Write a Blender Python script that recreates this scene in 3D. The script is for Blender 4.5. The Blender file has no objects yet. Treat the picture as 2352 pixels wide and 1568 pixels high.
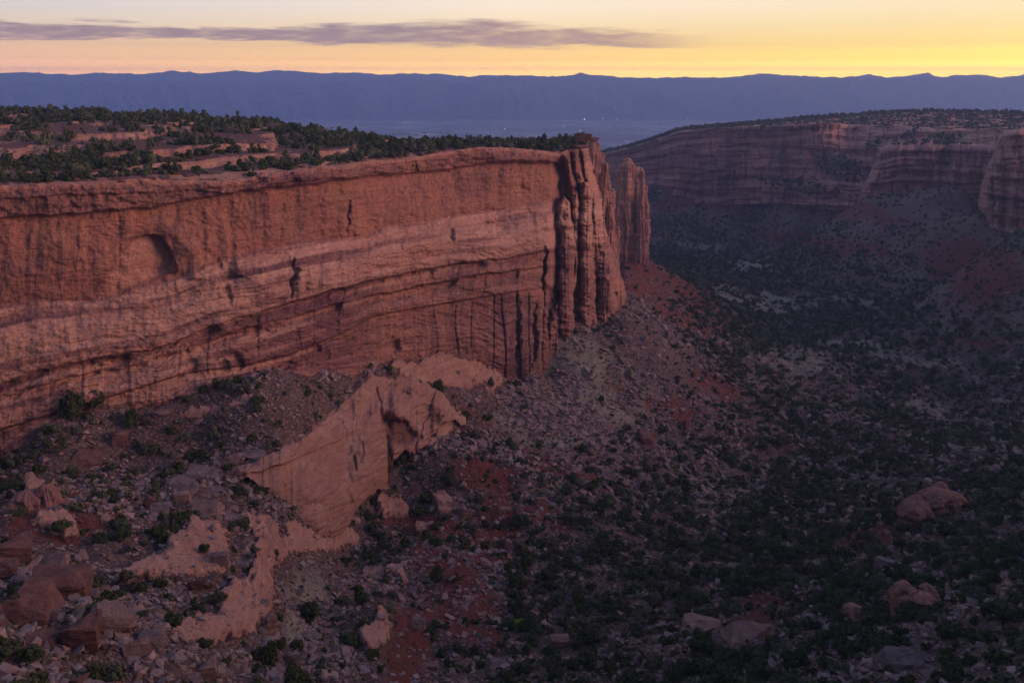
import bpy, bmesh, math, random
import numpy as np
from mathutils import Vector, Matrix, Euler
R_ = np.random.RandomState(7)
random.seed(7)
scn = bpy.context.scene
COL = scn.collection
sin, cos, tan, pi = math.sin, math.cos, math.tan, math.pi

# ------------------------------------------------------------------ camera
F = 32.0/36.0*2352.0
PITCH = math.atan(606.0/F)
cam_d = bpy.data.cameras.new('camera'); cam = bpy.data.objects.new('camera', cam_d); COL.objects.link(cam)
cam_d.lens = 32.0; cam_d.sensor_width = 36.0; cam_d.clip_start = 0.5; cam_d.clip_end = 60000
cam.rotation_euler = (pi/2-PITCH, 0, 0); cam.location = (0, 0, 0)
scn.camera = cam
cP, sP = cos(PITCH), sin(PITCH)
def ray(px, py):
    """horizontal unit direction (hx,hy) and tan of the elevation for a direction of view"""
    cx = (np.asarray(px, float)-1176)/F; cy = -(np.asarray(py, float)-784)/F
    dx = cx; dy = cP+cy*sP; dz = -sP+cy*cP
    h = np.hypot(dx, dy)
    return dx/h, dy/h, dz/h
def proj(x, y, z):
    d = y*cP-z*sP; u = y*sP+z*cP
    d = np.where(d < 0.1, 0.1, d)
    return 1176+F*x/d, 784-F*u/d
def azr(px, py):
    hx, hy, t = ray(px, py); return np.arctan2(hx, hy)

# ------------------------------------------------------------------ noise
_p = np.arange(256); R_.shuffle(_p); _p = np.concatenate([_p, _p, _p])
_g = R_.normal(size=(256, 3)); _g /= np.linalg.norm(_g, axis=1)[:, None]
def perlin(x, y, z=0.0):
    x, y, z = np.broadcast_arrays(np.asarray(x, float), np.asarray(y, float), np.asarray(z, float))
    xi = np.floor(x).astype(int); yi = np.floor(y).astype(int); zi = np.floor(z).astype(int)
    xf = x-xi; yf = y-yi; zf = z-zi
    u = xf*xf*xf*(xf*(xf*6-15)+10); v = yf*yf*yf*(yf*(yf*6-15)+10); w = zf*zf*zf*(zf*(zf*6-15)+10)
    xi &= 255; yi &= 255; zi &= 255
    def g(a, b, c):
        h = _p[_p[_p[(xi+a) & 255]+((yi+b) & 255)]+((zi+c) & 255)]
        G = _g[h]
        return G[..., 0]*(xf-a)+G[..., 1]*(yf-b)+G[..., 2]*(zf-c)
    if np.all(zf == 0):
        a = g(0, 0, 0)*(1-u)+g(1, 0, 0)*u; b = g(0, 1, 0)*(1-u)+g(1, 1, 0)*u
        return (a*(1-v)+b*v)*1.5
    a = g(0, 0, 0)*(1-u)+g(1, 0, 0)*u; b = g(0, 1, 0)*(1-u)+g(1, 1, 0)*u
    c = g(0, 0, 1)*(1-u)+g(1, 0, 1)*u; d = g(0, 1, 1)*(1-u)+g(1, 1, 1)*u
    return ((a*(1-v)+b*v)*(1-w)+(c*(1-v)+d*v)*w)*1.5
def fbm(x, y, z=0.0, o=4, g=0.5):
    s = 0; a = 1.0; f = 1.0
    for k in range(o):
        s = s+a*perlin(np.asarray(x)*f+k*17.3, np.asarray(y)*f+k*9.1, np.asarray(z)*f+(k*5.7 if np.any(np.asarray(z) != 0) else 0)); a *= g; f *= 2.03
    return s
def ridged(x, y, z=0.0, o=4):
    s = 0; a = 1.0; f = 1.0
    for k in range(o):
        s = s+a*(1-2.2*np.abs(perlin(np.asarray(x)*f+k*13.7, np.asarray(y)*f+k*3.1, z))); a *= .5; f *= 2.0
    return s
def sst(a, b, x):
    t = np.clip((np.asarray(x, float)-a)/(b-a), 0, 1); return t*t*(3-2*t)
def L(pts):
    xs = [p[0] for p in pts]; ys = [p[1] for p in pts]
    return lambda x: np.interp(x, xs, ys)
def smooth_line(pts, k=60):
    f = L(pts); xs = np.arange(-1400, 3400, 4.0); ys = f(xs); n = int(k/4)*2+1
    ker = np.hanning(n+2)[1:-1]; ker /= ker.sum()
    yp = np.pad(ys, n//2, mode='edge'); ys = np.convolve(yp, ker, 'valid')
    return lambda x: np.interp(x, xs, ys)
def blob(px, py, cx, cy, rx, ry, rot=0, soft=.35):
    c, s = cos(math.radians(rot)), sin(math.radians(rot))
    dx = px-cx; dy = py-cy
    q = np.sqrt(((dx*c+dy*s)/rx)**2+((-dx*s+dy*c)/ry)**2)
    return 1-sst(1-soft, 1+soft, q)

# ------------------------------------------------------------------ mesh helpers
def mesh_np(name, V, faces, mat, attrs=None, smooth=True, parent=None):
    """faces: (n,k) int array"""
    me = bpy.data.meshes.new(name)
    V = np.ascontiguousarray(V, dtype=np.float32); faces = np.ascontiguousarray(faces, dtype=np.int32)
    n, k = faces.shape
    me.vertices.add(len(V)); me.vertices.foreach_set('co', V.ravel())
    me.loops.add(n*k); me.loops.foreach_set('vertex_index', faces.ravel())
    me.polygons.add(n); me.polygons.foreach_set('loop_start', np.arange(0, n*k, k, dtype=np.int32))
    me.polygons.foreach_set('loop_total', np.full(n, k, dtype=np.int32))
    me.polygons.foreach_set('use_smooth', np.full(n, smooth, dtype=bool))
    me.update(calc_edges=True)
    if attrs:
        for an, arr in attrs.items():
            a = me.color_attributes.new(an, 'FLOAT_COLOR', 'POINT')
            c = np.ones((len(V), 4), np.float32); c[:, :arr.shape[1]] = arr
            a.data.foreach_set('color', c.ravel())
    me.materials.append(mat)
    o = bpy.data.objects.new(name, me); COL.objects.link(o)
    if parent: o.parent = parent
    return o
def gridfaces(nr, nc, flip=False):
    i = np.arange(nr-1)[:, None]*nc+np.arange(nc-1)[None, :]
    f = np.stack([i, i+1, i+nc+1, i+nc], -1).reshape(-1, 4)
    return f[:, ::-1] if flip else f
def tag(o, label=None, cat=None, group=None, kind=None):
    if label: o['label'] = label
    if cat: o['category'] = cat
    if group: o['group'] = group
    if kind: o['kind'] = kind
    return o

# ------------------------------------------------------------------ materials
class NT:
    def __init__(s, name):
        s.m = bpy.data.materials.new(name); s.m.use_nodes = True
        s.t = s.m.node_tree; s.n = s.t.nodes; s.l = s.t.links
        s.b = s.n['Principled BSDF']; s.b.inputs['Roughness'].default_value = .95
        s.b.inputs['Specular IOR Level'].default_value = .12
        s.geo = s.n.new('ShaderNodeNewGeometry').outputs['Position']
    def _in(s, sock, v):
        if hasattr(v, 'is_output') or isinstance(v, bpy.types.NodeSocket): s.l.new(v, sock)
        else:
            if isinstance(v, (tuple, list)) and len(v) == 3 and sock.type == 'RGBA': v = (*v, 1)
            sock.default_value = v
    def coords(s, scale, src=None):
        m = s.n.new('ShaderNodeMapping'); s.l.new(src or s.geo, m.inputs[0]); m.inputs['Scale'].default_value = scale
        return m.outputs[0]
    def noise(s, scale, sc=1.0, det=5, rough=.55, dist=0.0, src=None):
        v = s.coords(scale if isinstance(scale, (tuple, list)) else (scale,)*3, src)
        n = s.n.new('ShaderNodeTexNoise'); s.l.new(v, n.inputs['Vector']); n.inputs['Scale'].default_value = sc
        n.inputs['Detail'].default_value = det; n.inputs['Roughness'].default_value = rough; n.inputs['Distortion'].default_value = dist
        return n.outputs['Fac']
    def voro(s, scale, feature='F1', out='Distance', rnd=1.0):
        v = s.coords(scale if isinstance(scale, (tuple, list)) else (scale,)*3)
        n = s.n.new('ShaderNodeTexVoronoi'); n.feature = feature; s.l.new(v, n.inputs['Vector']); n.inputs['Scale'].default_value = 1
        n.inputs['Randomness'].default_value = rnd
        return n.outputs[out]
    def rng(s, v, a, b, c=0.0, d=1.0):
        n = s.n.new('ShaderNodeMapRange'); n.inputs[1].default_value = a; n.inputs[2].default_value = b
        n.inputs[3].default_value = c; n.inputs[4].default_value = d; s.l.new(v, n.inputs[0]); return n.outputs[0]
    def math(s, op, a, b=0.0):
        n = s.n.new('ShaderNodeMath'); n.operation = op; s._in(n.inputs[0], a); s._in(n.inputs[1], b); return n.outputs[0]
    def mix(s, f, a, b, mode='MIX'):
        n = s.n.new('ShaderNodeMix'); n.data_type = 'RGBA'; n.blend_type = mode
        s._in(n.inputs[0], f); s._in(n.inputs[6], a); s._in(n.inputs[7], b); return n.outputs[2]
    def attr(s, name):
        a = s.n.new('ShaderNodeAttribute'); a.attribute_name = name
        sp = s.n.new('ShaderNodeSeparateColor'); s.l.new(a.outputs['Color'], sp.inputs[0]); return sp.outputs
    def bump(s, h, strength=.6, dist=.5, prev=None):
        b = s.n.new('ShaderNodeBump'); b.inputs['Strength'].default_value = strength; b.inputs['Distance'].default_value = dist
        s.l.new(h, b.inputs['Height'])
        if prev is not None: s.l.new(prev, b.inputs['Normal'])
        return b.outputs[0]
    def done(s, col, bump=None):
        s._in(s.b.inputs['Base Color'], col)
        if bump is not None: s.l.new(bump, s.b.inputs['Normal'])
        return s.m

def rock_material(name, far=False):
    m = NT(name); R, G, B = m.attr('mask')[:3]      # R pale slickrock and painted lip light, G dark varnish and painted shade, B upper orange wall
    k = .55 if far else 1.0
    big = m.noise((.02*k, .02*k, .012*k), det=5, rough=.6, dist=.6)
    streak = m.noise((.34*k, .34*k, .03*k), det=8, rough=.72, dist=1.0)
    streak2 = m.noise((.9*k, .9*k, .05*k), det=4, rough=.6)
    strata = m.noise((.012*k, .012*k, .45*k), det=6, rough=.7, dist=.25)
    fine = m.noise(.7*k, det=8, rough=.7)
    c = m.mix(m.rng(big, .40, .60), (.44, .20, .135), (.22, .088, .098))
    c = m.mix(m.math('MULTIPLY', B, m.rng(streak, .35, .6, .4, .95)), c, (.45, .19, .115))
    c = m.mix(m.rng(strata, .42, .62, 0, .42), c, (.46, .235, .16))
    c = m.mix(m.rng(streak2, .5, .66, 0, .55), c, (.19, .08, .07)); c = m.mix(m.rng(streak, .50, .62, 0, .5), c, (.22, .10, .085)); c = m.mix(m.rng(streak, .40, .32, 0, .5), c, (.50, .27, .19))
    c = m.mix(m.rng(m.noise((.05, .05, .02), det=4, dist=.8), .52, .68, 0, .45), c, (.26, .15, .08))
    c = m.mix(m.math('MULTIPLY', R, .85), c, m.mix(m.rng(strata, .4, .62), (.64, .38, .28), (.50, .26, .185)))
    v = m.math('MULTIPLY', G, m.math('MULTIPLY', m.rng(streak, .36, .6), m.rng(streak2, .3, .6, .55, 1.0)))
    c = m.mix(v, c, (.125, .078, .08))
    c = m.mix(m.rng(m.noise((.05*k, .05*k, .035*k), det=7, rough=.72, dist=1.5), .52, .66, 0, .45), c, (.17, .09, .085))
    c = m.mix(.75, c, m.mix(m.rng(fine, .3, .7), (.55, .55, .55), (1.35, 1.35, 1.35)), 'MULTIPLY')
    h1 = m.math('ADD', m.math('MULTIPLY', fine, .7), m.math('MULTIPLY', streak2, .35))
    h1 = m.math('ADD', h1, m.math('MULTIPLY', strata, 1.3))
    b = m.bump(h1, .8, 1.6/k)
    return m.done(c, b)
M_cliff = rock_material('sandstone_cliff')
M_farcliff = rock_material('far_sandstone', True)

def ground_material():
    m = NT('canyon_ground'); R, G, B = m.attr('mask')[:3]     # R slickrock, G red soil, B grey scrub / grass
    peb = m.voro(.9, 'F1'); pebc = m.voro(.9, 'F1', 'Color'); peb2 = m.voro(2.1, 'F1', 'Color')
    n1 = m.noise(.06, det=6, rough=.65, dist=.5); n2 = m.noise(.5, det=8, rough=.72); n3 = m.noise(2.2, det=5, rough=.7)
    soil = m.mix(m.rng(n1, .35, .65), (.085, .048, .043), (.135, .088, .076))
    soil = m.mix(m.math('MULTIPLY', G, .95), soil, m.mix(m.rng(n2, .3, .7), (.12, .031, .024), (.19, .055, .04)))
    soil = m.mix(m.math('MULTIPLY', B, .9), soil, m.mix(m.rng(n2, .35, .65), (.20, .195, .14), (.36, .34, .25)))
    rub = m.n.new('ShaderNodeSeparateColor'); m.l.new(pebc, rub.inputs[0])
    rub2 = m.n.new('ShaderNodeSeparateColor'); m.l.new(peb2, rub2.inputs[0])
    f = m.math('MULTIPLY', m.rng(rub.outputs[0], .55, .6), m.rng(peb, .25, .45, 1, 0))
    f = m.math('MULTIPLY', f, m.rng(n2, .42, .55))
    f = m.math('MULTIPLY', f, m.rng(G, 0, 1, .9, .12))
    soil = m.mix(f, soil, m.mix(rub.outputs[1], (.24, .15, .125), (.42, .29, .24)))
    f2 = m.math('MULTIPLY', m.rng(rub2.outputs[0], .68, .72), m.rng(G, 0, 1, .7, .15))
    soil = m.mix(f2, soil, m.mix(rub2.outputs[1], (.12, .08, .07), (.40, .27, .22)))
    litter = m.math('MULTIPLY', m.rng(n3, .5, .62), m.rng(n1, .45, .6))
    soil = m.mix(m.math('MULTIPLY', litter, .7), soil, (.07, .075, .045))
    xb = m.noise((.05, .05, .9), det=6, rough=.65, dist=.7)
    sl = m.mix(m.rng(xb, .38, .62), (.52, .285, .20), (.41, .205, .145))
    sl = m.mix(m.rng(n1, .45, .65, 0, .6), sl, (.56, .34, .245))
    sl = m.mix(m.rng(n2, .55, .75, 0, .5), sl, (.23, .12, .09))
    rf = m.rng(m.math('ADD', R, m.rng(n2, .3, .7, -.4, .4)), .42, .6)
    c = m.mix(rf, soil, sl)
    h = m.math('ADD', m.math('MULTIPLY', n2, .7), m.math('MULTIPLY', n3, .35))
    h = m.math('ADD', h, m.math('MULTIPLY', f, .35))
    h = m.math('ADD', h, m.math('MULTIPLY', m.math('MULTIPLY', xb, rf), 1.6))
    return m.done(c, m.bump(h, 1.0, .9))
M_ground = ground_material()

def boulder_material(name, a, b, dark):
    m = NT(name); oi = m.n.new('ShaderNodeObjectInfo').outputs['Random']
    n = m.noise(.5, det=8, rough=.7); n2 = m.noise((.15, .15, 1.2), det=5, rough=.6, dist=.6)
    c = m.mix(oi, a, b); c = m.mix(m.rng(n, .42, .62, 0, .8), c, dark)
    c = m.mix(m.rng(n2, .5, .7, 0, .4), c, tuple(min(1, x*1.3) for x in a))
    n3 = m.noise(2.6, det=6, rough=.75); c = m.mix(m.rng(n3, .5, .66, 0, .6), c, dark); c = m.mix(m.rng(n3, .44, .34, 0, .4), c, tuple(min(1, x*1.5) for x in a))
    return m.done(c, m.bump(m.math('ADD', m.math('ADD', n, m.math('MULTIPLY', n2, 1.2)), m.math('MULTIPLY', n3, .35)), 1.0, .8))
M_b_red = boulder_material('red_boulder', (.25, .125, .10), (.19, .10, .088), (.11, .06, .052))
M_b_pale = boulder_material('pale_boulder', (.38, .245, .19), (.28, .175, .145), (.17, .10, .085))
M_b_grey = boulder_material('grey_boulder', (.29, .225, .21), (.20, .155, .15), (.12, .09, .09))
m = NT('loose_rubble'); at = m.attr('mask')
n = m.noise(.8, det=5)
c = m.mix(at[0], (.09, .057, .052), (.40, .275, .23)); c = m.mix(m.math('MULTIPLY', at[1], .7), c, (.27, .23, .22))
M_rubble = m.done(m.mix(m.rng(n, .4, .65, 0, .5), c, (.15, .08, .065)))

def leaf_material(name, a, b, c3, attr=False):
    m = NT(name)
    rnd = m.attr('mask')[0] if attr else m.n.new('ShaderNodeObjectInfo').outputs['Random']
    n = m.noise(.9, det=4, rough=.7)
    c = m.mix(m.rng(n, .38, .62), a, b); c = m.mix(m.rng(rnd, .55, 1, 0, .9), c, c3)
    m.b.inputs['Roughness'].default_value = .8
    return m.done(c)
M_leaf = leaf_material('juniper_foliage', (.034, .048, .016), (.07, .09, .032), (.10, .11, .06))
M_sage = leaf_material('sage_foliage', (.06, .072, .05), (.10, .115, .08), (.12, .125, .10))
M_green = leaf_material('fresh_foliage', (.14, .22, .03), (.22, .32, .05), (.2, .3, .04))
M_leafs = leaf_material('scrub_foliage', (.034, .046, .016), (.074, .09, .032), (.15, .155, .10), True)
m = NT('juniper_bark'); M_bark = m.done(m.mix(m.noise(3.0), (.11, .08, .06), (.19, .15, .12)))
m = NT('dead_wood'); M_dead = m.done(m.mix(m.noise(3.0), (.30, .27, .25), (.18, .15, .14)))

# ------------------------------------------------------------------ left cliff : lines of the strata
RIM = L([(-1200, 470), (-500, 455), (0, 427), (120, 420), (200, 419), (325, 410), (400, 414), (520, 414), (565, 411), (600, 400), (700, 388), (800, 377), (850, 369), (930, 366), (1000, 352), (1096, 338), (1180, 340), (1252, 347), (1283, 354), (1310, 340), (1350, 331), (1440, 331)])
RIMS = smooth_line([(-1200, 480), (-500, 462), (0, 428), (300, 414), (600, 397), (900, 362), (1170, 341), (1300, 334), (1440, 318)], 200)
L1 = L([(-1200, 560), (-500, 530), (0, 502), (200, 490), (300, 480), (345, 478), (420, 462), (560, 440), (700, 425), (850, 405), (1000, 394), (1135, 374), (1270, 374), (1440, 366)])
L2 = L([(-1200, 800), (-500, 760), (0, 707), (90, 690), (216, 690), (324, 660), (403, 640), (450, 622), (486, 602), (576, 581), (666, 563), (745, 551), (840, 540), (892, 520), (960, 513), (1037, 497), (1150, 482), (1263, 463), (1440, 450)])
L3 = L([(-1200, 1050), (-500, 970), (0, 880), (119, 842), (250, 815), (324, 806), (396, 786), (457, 758), (518, 736), (576, 722), (648, 700), (720, 678), (800, 657), (861, 641), (1037, 606), (1146, 594), (1248, 575), (1440, 560)])
L35 = L([(-1200, 1130), (0, 915), (160, 862), (290, 842), (430, 800), (520, 765), (800, 690), (1037, 640), (1250, 612), (1440, 600)])
L4 = L([(-1200, 1200), (-500, 1090), (0, 985), (250, 910), (430, 855), (562, 838), (666, 812), (792, 762), (861, 723), (1018, 696), (1209, 665), (1440, 640)])
BASE_P = [(-1200, 1300), (-500, 1200), (-100, 1100), (0, 1060), (60, 1012), (140, 958), (250, 938), (370, 935), (400, 925), (440, 897), (560, 880), (700, 852), (830, 828), (900, 822), (950, 822), (1040, 814), (1100, 832), (1160, 872), (1200, 852), (1260, 822), (1300, 768), (1340, 742), (1380, 738), (1420, 715), (1440, 690)]
BASE = L(BASE_P)
ZR = -32.0
def cliffR(px):
    hx, hy, t = ray(px, RIMS(px)); R = ZR/t
    return R
XR = L([(300, 1346), (333, 1350), (400, 1366), (440, 1378), (469, 1388), (516, 1389), (560, 1401), (606, 1419), (653, 1434), (684, 1440), (715, 1428), (760, 1424), (1200, 1424)])

def facing(px):
    e = 3.0
    h1 = ray(px-e, RIMS(px-e)); h2 = ray(px+e, RIMS(px+e)); r1 = cliffR(px-e); r2 = cliffR(px+e)
    tx = h2[0]*r2-h1[0]*r1; ty = h2[1]*r2-h1[1]*r1
    n = np.hypot(tx, ty); nx, ny = ty/n, -tx/n      # outward normal (right / towards viewer)
    h = ray(px, RIMS(px)); c = -(nx*h[0]+ny*h[1]); return np.clip(c, .42, 1)

def cells1d(x, w, seed, warp=0):
    """piecewise columns: returns random value per cell and distance to the border"""
    u = x/w+seed*3.7+warp; i = np.floor(u).astype(int); f = u-i
    rs = np.random.RandomState(seed); jit = rs.rand(4096)*.7-.35; val = rs.rand(4096)
    b0 = jit[i % 4096]; b1 = 1+jit[(i+1) % 4096]
    k = np.where(f < b0, i-1, np.where(f > b1, i+1, i))
    lo = k+jit[k % 4096]; hi = k+1+jit[(k+1) % 4096]
    return val[k % 4096], np.minimum(u-lo, hi-u)*w, (u-lo)/(hi-lo)

def cliff_off(px, py):
    n_lf = fbm(px*.004, py*.006, 1.3, 3)
    l1, l2, l3, l35, l4 = L1(px), L2(px), L3(px), L35(px), L4(px); rim = RIM(px); base = BASE(px)
    w = 4*fbm(px*.02, px*0+2.2, 0, 4)      # wobble of the strata lines
    w2 = 3*fbm(px*.03, px*0+7.7, 0, 4)
    y = py+w
    tipf = sst(1255, 1300, px)
    # ---- cross profile
    o = 2.0*sst(l1, l2, y)**2
    w3 = 5*fbm(px*.014, px*0+4.4, 0, 4)
    o += (2.2*sst(l2-2, l2+9, y+w3)+5.4*sst(l2+4, l2+.6*(l3-l2), y+w3))*(1-.75*tipf)
    o += 2.6*sst(l2+.5*(l3-l2), l3-6, y)*(1-.5*tipf)
    o -= sst(l3-2, l3+5, y+w2)*(1-.6*tipf)*(2.6+2.6*sst(-.2, .4, fbm(px*.009, px*0+.7, 0, 3))*(1-sst(l3+8, l3+30, y)))
    o += 2.3*sst(l3+6, l35, y)
    o -= sst(l35-2, l35+4, y-w2)*(1.0+2.4*sst(-.35, .15, fbm(px*.012, px*0+3.7, 0, 3))*(1-sst(l35+8, l35+26, y)))*(1-tipf)
    o += 2.6*sst(l35+4, l4, y)
    o -= 2.6*sst(l4-2, l4+4, y-w)*(1-tipf)
    o += 3.5*sst(l4+4, base+10, y)*(1-.5*sst(1040, 1120, px))
    # ---- caprock: blocky overhanging layer with joints
    capm = 1-sst(l1-5, l1+1, y)
    v, d, f = cells1d(px, 58, 11, .9*fbm(px*.02, px*0, 0, 3)+.12*fbm(px*.01, py*.03, 0, 2))
    lay = np.floor((y-rim)/14+.8*fbm(px*.008, px*0, 0, 2))
    hh = np.sin(lay*12.9898)*43758.5; hh = hh-np.floor(hh)
    o += capm*(2.0+1.0*v*sst(0, 14, y-rim)+1.5*hh+1.1*fbm(px*.03, py*.05, 0, 4)-.7*(1-sst(0, 2.2, d))*sst(6, 14, y-rim)*sst(-.1, .3, fbm(px*.015, px*0+8, 0, 2)))
    o -= capm*.9*(1-sst(0, 5, y-rim))     # rounded lip
    left = 1-sst(440, 560, px)
    o -= .9*sst(l1-2, l1+5, y)*(1-sst(l1+6, l1+34, y))*(1-.3*left)
    # ---- fine bedding
    t = (y-l1)/(base-l1)
    bed = fbm(px*.0035, t*22, 5.1, 5, .6); bed = np.tanh(bed*3.2)*.55
    amp = .12+.75*sst(l2-10, l2+20, y)*sst(-.5, .3, n_lf+fbm(px*.01, py*.01, 7.7, 2))
    o += amp*bed
    bed2 = fbm(px*.006, (y-l3)*.13+3*fbm(px*.01, py*.01, 0, 2), 2.1, 3)
    o += .55*bed2*sst(l2, l3, y)
    # ---- vertical flutes and slabs
    fl = ridged(px*.022+.3*fbm(px*.01, py*.006, 3.3, 3), py*.0028, 0, 5)
    o += .42*(fl-1.0)*(.35+.9*sst(-.3, .5, n_lf))
    wp = .35*fbm(px*.012, py*.003, 8.1, 3)
    v, d, f = cells1d(px, 46, 3, wp)
    up = sst(l1, l1+20, y)*(1-sst(l2-20, l2+5, y))
    o += up*(.55*v*sst(0, 14, d)+.2*np.sin(f*pi)-.35*(1-sst(0, 2.2, d))*sst(.25, .5, fbm(px*.01, py*.012, 4.4, 2)))
    v, d, f = cells1d(px, 30, 5, 1.3*wp)
    lowa = sst(l4-3, l4+12, y)
    rgt = sst(1000, 1130, px)
    o += lowa*((.5+3.4*rgt)*v*(1-tipf)-(.15+1.0*rgt)*(1-sst(0, 2.6, d)))
    v, d, f = cells1d(px, 62, 9, 1.1*wp)
    o += sst(l3, l3+15, y)*(1-lowa)*(.7*v-.3*(1-sst(0, 3, d)))
    # ragged medium relief
    o += .75*fbm(px*.03, py*.05, 6.6, 5)
    o += .5*np.abs(fbm(px*.05+2, py*.08, 3.6, 4))
    o += 3.0*n_lf
    # ---- alcove with an arch
    dx = px-345; top = 534+np.where(dx < 0, (dx/100.)**2*108, (np.abs(dx)/64.)**2.4*84)+6*fbm(px*.03, py*.03, 0, 4)
    ins = sst(0, 7, y-top)*(1-sst(636, 650, y+.35*dx))*sst(-112, -70, dx)*(1-sst(61, 66, dx))
    o -= ins*(1.8+5.2*sst(-60, 62, dx)*(1-sst(570, 665, y)*.5))
    # fold of the wall round the alcove
    o += 1.8*np.exp(-((np.abs(np.hypot(dx*.95, (y-625)*.9)-100))/16)**2)*(y < 640)*sst(-110, -20, dx)
    # ---- hollows: (cx, cy, rx, ry, rot, depth)
    for cx, cy, rx, ry, rot, dp in [(520, 625, 16, 30, 10, 3.4), (548, 640, 20, 9, 0, 2.6), (500, 612, 7, 18, 0, 2.5), (523, 672, 7, 22, -12, 3),
                                    (675, 640, 5, 38, 6, 3.6), (905, 795, 12, 16, -20, 4.2), (548, 828, 12, 16, 0, 4.5), (515, 835, 14, 13, 25, 3.2),
                                    (440, 842, 20, 13, -20, 3.2), (1135, 522, 26, 15, 0, 2.6), (1040, 540, 6, 14, 0, 3), (800, 495, 4, 34, 6, 2.2),
                                    (250, 842, 58, 10, -14, 3.6), (380, 812, 60, 5, -17, 2.2), (110, 650, 60, 12, 10, .8), (690, 868, 60, 6, -14, 1.8),
                                    (1250, 625, 5, 46, 2, 7), (1262, 730, 5, 60, 3, 6), (1190, 765, 5, 70, 1, 4), (1228, 770, 4, 62, 2, 5), (1292, 420, 8, 40, 5, 7),
                                    (1299, 470, 5, 40, 2, 4), (720, 800, 12, 8, -15, 2), (650, 842, 30, 7, -12, 2), (30, 905, 40, 6, -18, 1.6), (620, 760, 30, 5, -16, 1.2)]:
        o -= .62*dp*blob(px+8*fbm(px*.04, py*.04, cx*.1, 3), py+8*fbm(px*.04+9, py*.04, cx*.1, 3), cx, cy, rx, ry, rot, .5)
    # bulging rounded lumps
    for cx, cy, rx, ry, rot, dp in [(1000, 545, 60, 26, -12, 2.5), (1130, 560, 90, 24, -6, 2.2), (900, 575, 60, 22, -12, 1.8), (610, 640, 50, 34, 0, 1.8), (1160, 640, 80, 40, -4, 3.5),
                                    (480, 905, 80, 24, -14, 3.5), (330, 895, 80, 26, -10, 2.5), (510, 745, 16, 14, 0, 2.4), (700, 612, 26, 30, 10, 1.6), (690, 650, 8, 34, 0, 1.6), (200, 600, 120, 90, 0, 1.6)]:
        o += dp*blob(px, py, cx, cy, rx, ry, rot, .75)
    # ---- the fluted end of the mesa
    cols = [  # centre line [(y,x)...], half width [(y,w)...], reach
        ([(455, 1296), (520, 1302), (600, 1304), (722, 1300)], [(452, 2), (466, 15), (560, 21), (730, 20)], 9.5),
        ([(340, 1296), (420, 1316), (500, 1324), (560, 1322)], [(330, 10), (500, 10), (590, 5)], 5),
        ([(340, 1318), (420, 1336), (500, 1350), (560, 1358)], [(330, 10), (470, 12), (560, 12)], 6),
        ([(340, 1338), (420, 1358), (500, 1372), (560, 1376)], [(330, 10), (470, 14), (560, 14)], 5.5),
        ([(430, 1346), (520, 1348), (620, 1350), (745, 1352)], [(420, 8), (450, 17), (745, 21)], 9),
        ([(520, 1384), (600, 1394), (680, 1400), (745, 1398)], [(505, 8), (560, 22), (660, 30), (745, 26)], 8),
        ([(560, 1398), (640, 1420), (690, 1426), (745, 1416)], [(550, 8), (600, 14), (680, 15), (745, 12)], 6.5),
        ([(705, 1278), (795, 1277)], [(700, 3), (720, 11), (800, 12)], 7),
    ]
    g = np.zeros_like(px)
    for cl, wl, rc in cols:
        cx = np.interp(py, [q[0] for q in cl], [q[1] for q in cl])+5*fbm(py*.014, px*0+rc, 0, 4)
        ww = np.interp(py, [q[0] for q in wl], [q[1] for q in wl])*(1+.3*fbm(py*.03, px*0+rc*2, 0, 4))
        inside = (py > wl[0][0]-2) & (py < wl[-1][0]+60)
        u = np.clip(np.abs(px-cx)/ww, 0, 1)
        g = np.maximum(g, np.where(inside, rc*(1-u**2.4)**.7*(1+.25*fbm(py*.02, px*.02+rc, 0, 3)), 0))
    lg = np.tanh(3*fbm(px*.012, (py-.3*px)*.045, 2.7, 5, .65))
    g += tipf*(.9*lg*(1+1.2*fbm(px*.01, py*.01, 1.4, 2))+1.3*fbm(px*.035, py*.05, 8.7, 4)+.5*(ridged(px*.05+.4*fbm(py*.02, px*.02, 0, 2), py*.006, 0, 3)-1))
    colf = sst(1262, 1285, px)
    capt = sst(0, 30, py-RIM(px))
    v, d, f = cells1d(px, 13, 15, .4*fbm(px*.03, py*.004, 2.1, 3))
    g += tipf*(1.5*v-.6*(1-sst(0, 1.5, d)))
    o = o*(1-.35*tipf)+colf*(g-5.0)*capt
    # round off at the very end
    o -= 9*(1-sst(0, 22, XR(py)-px))*sst(1330, 1360, px)
    return o

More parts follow.
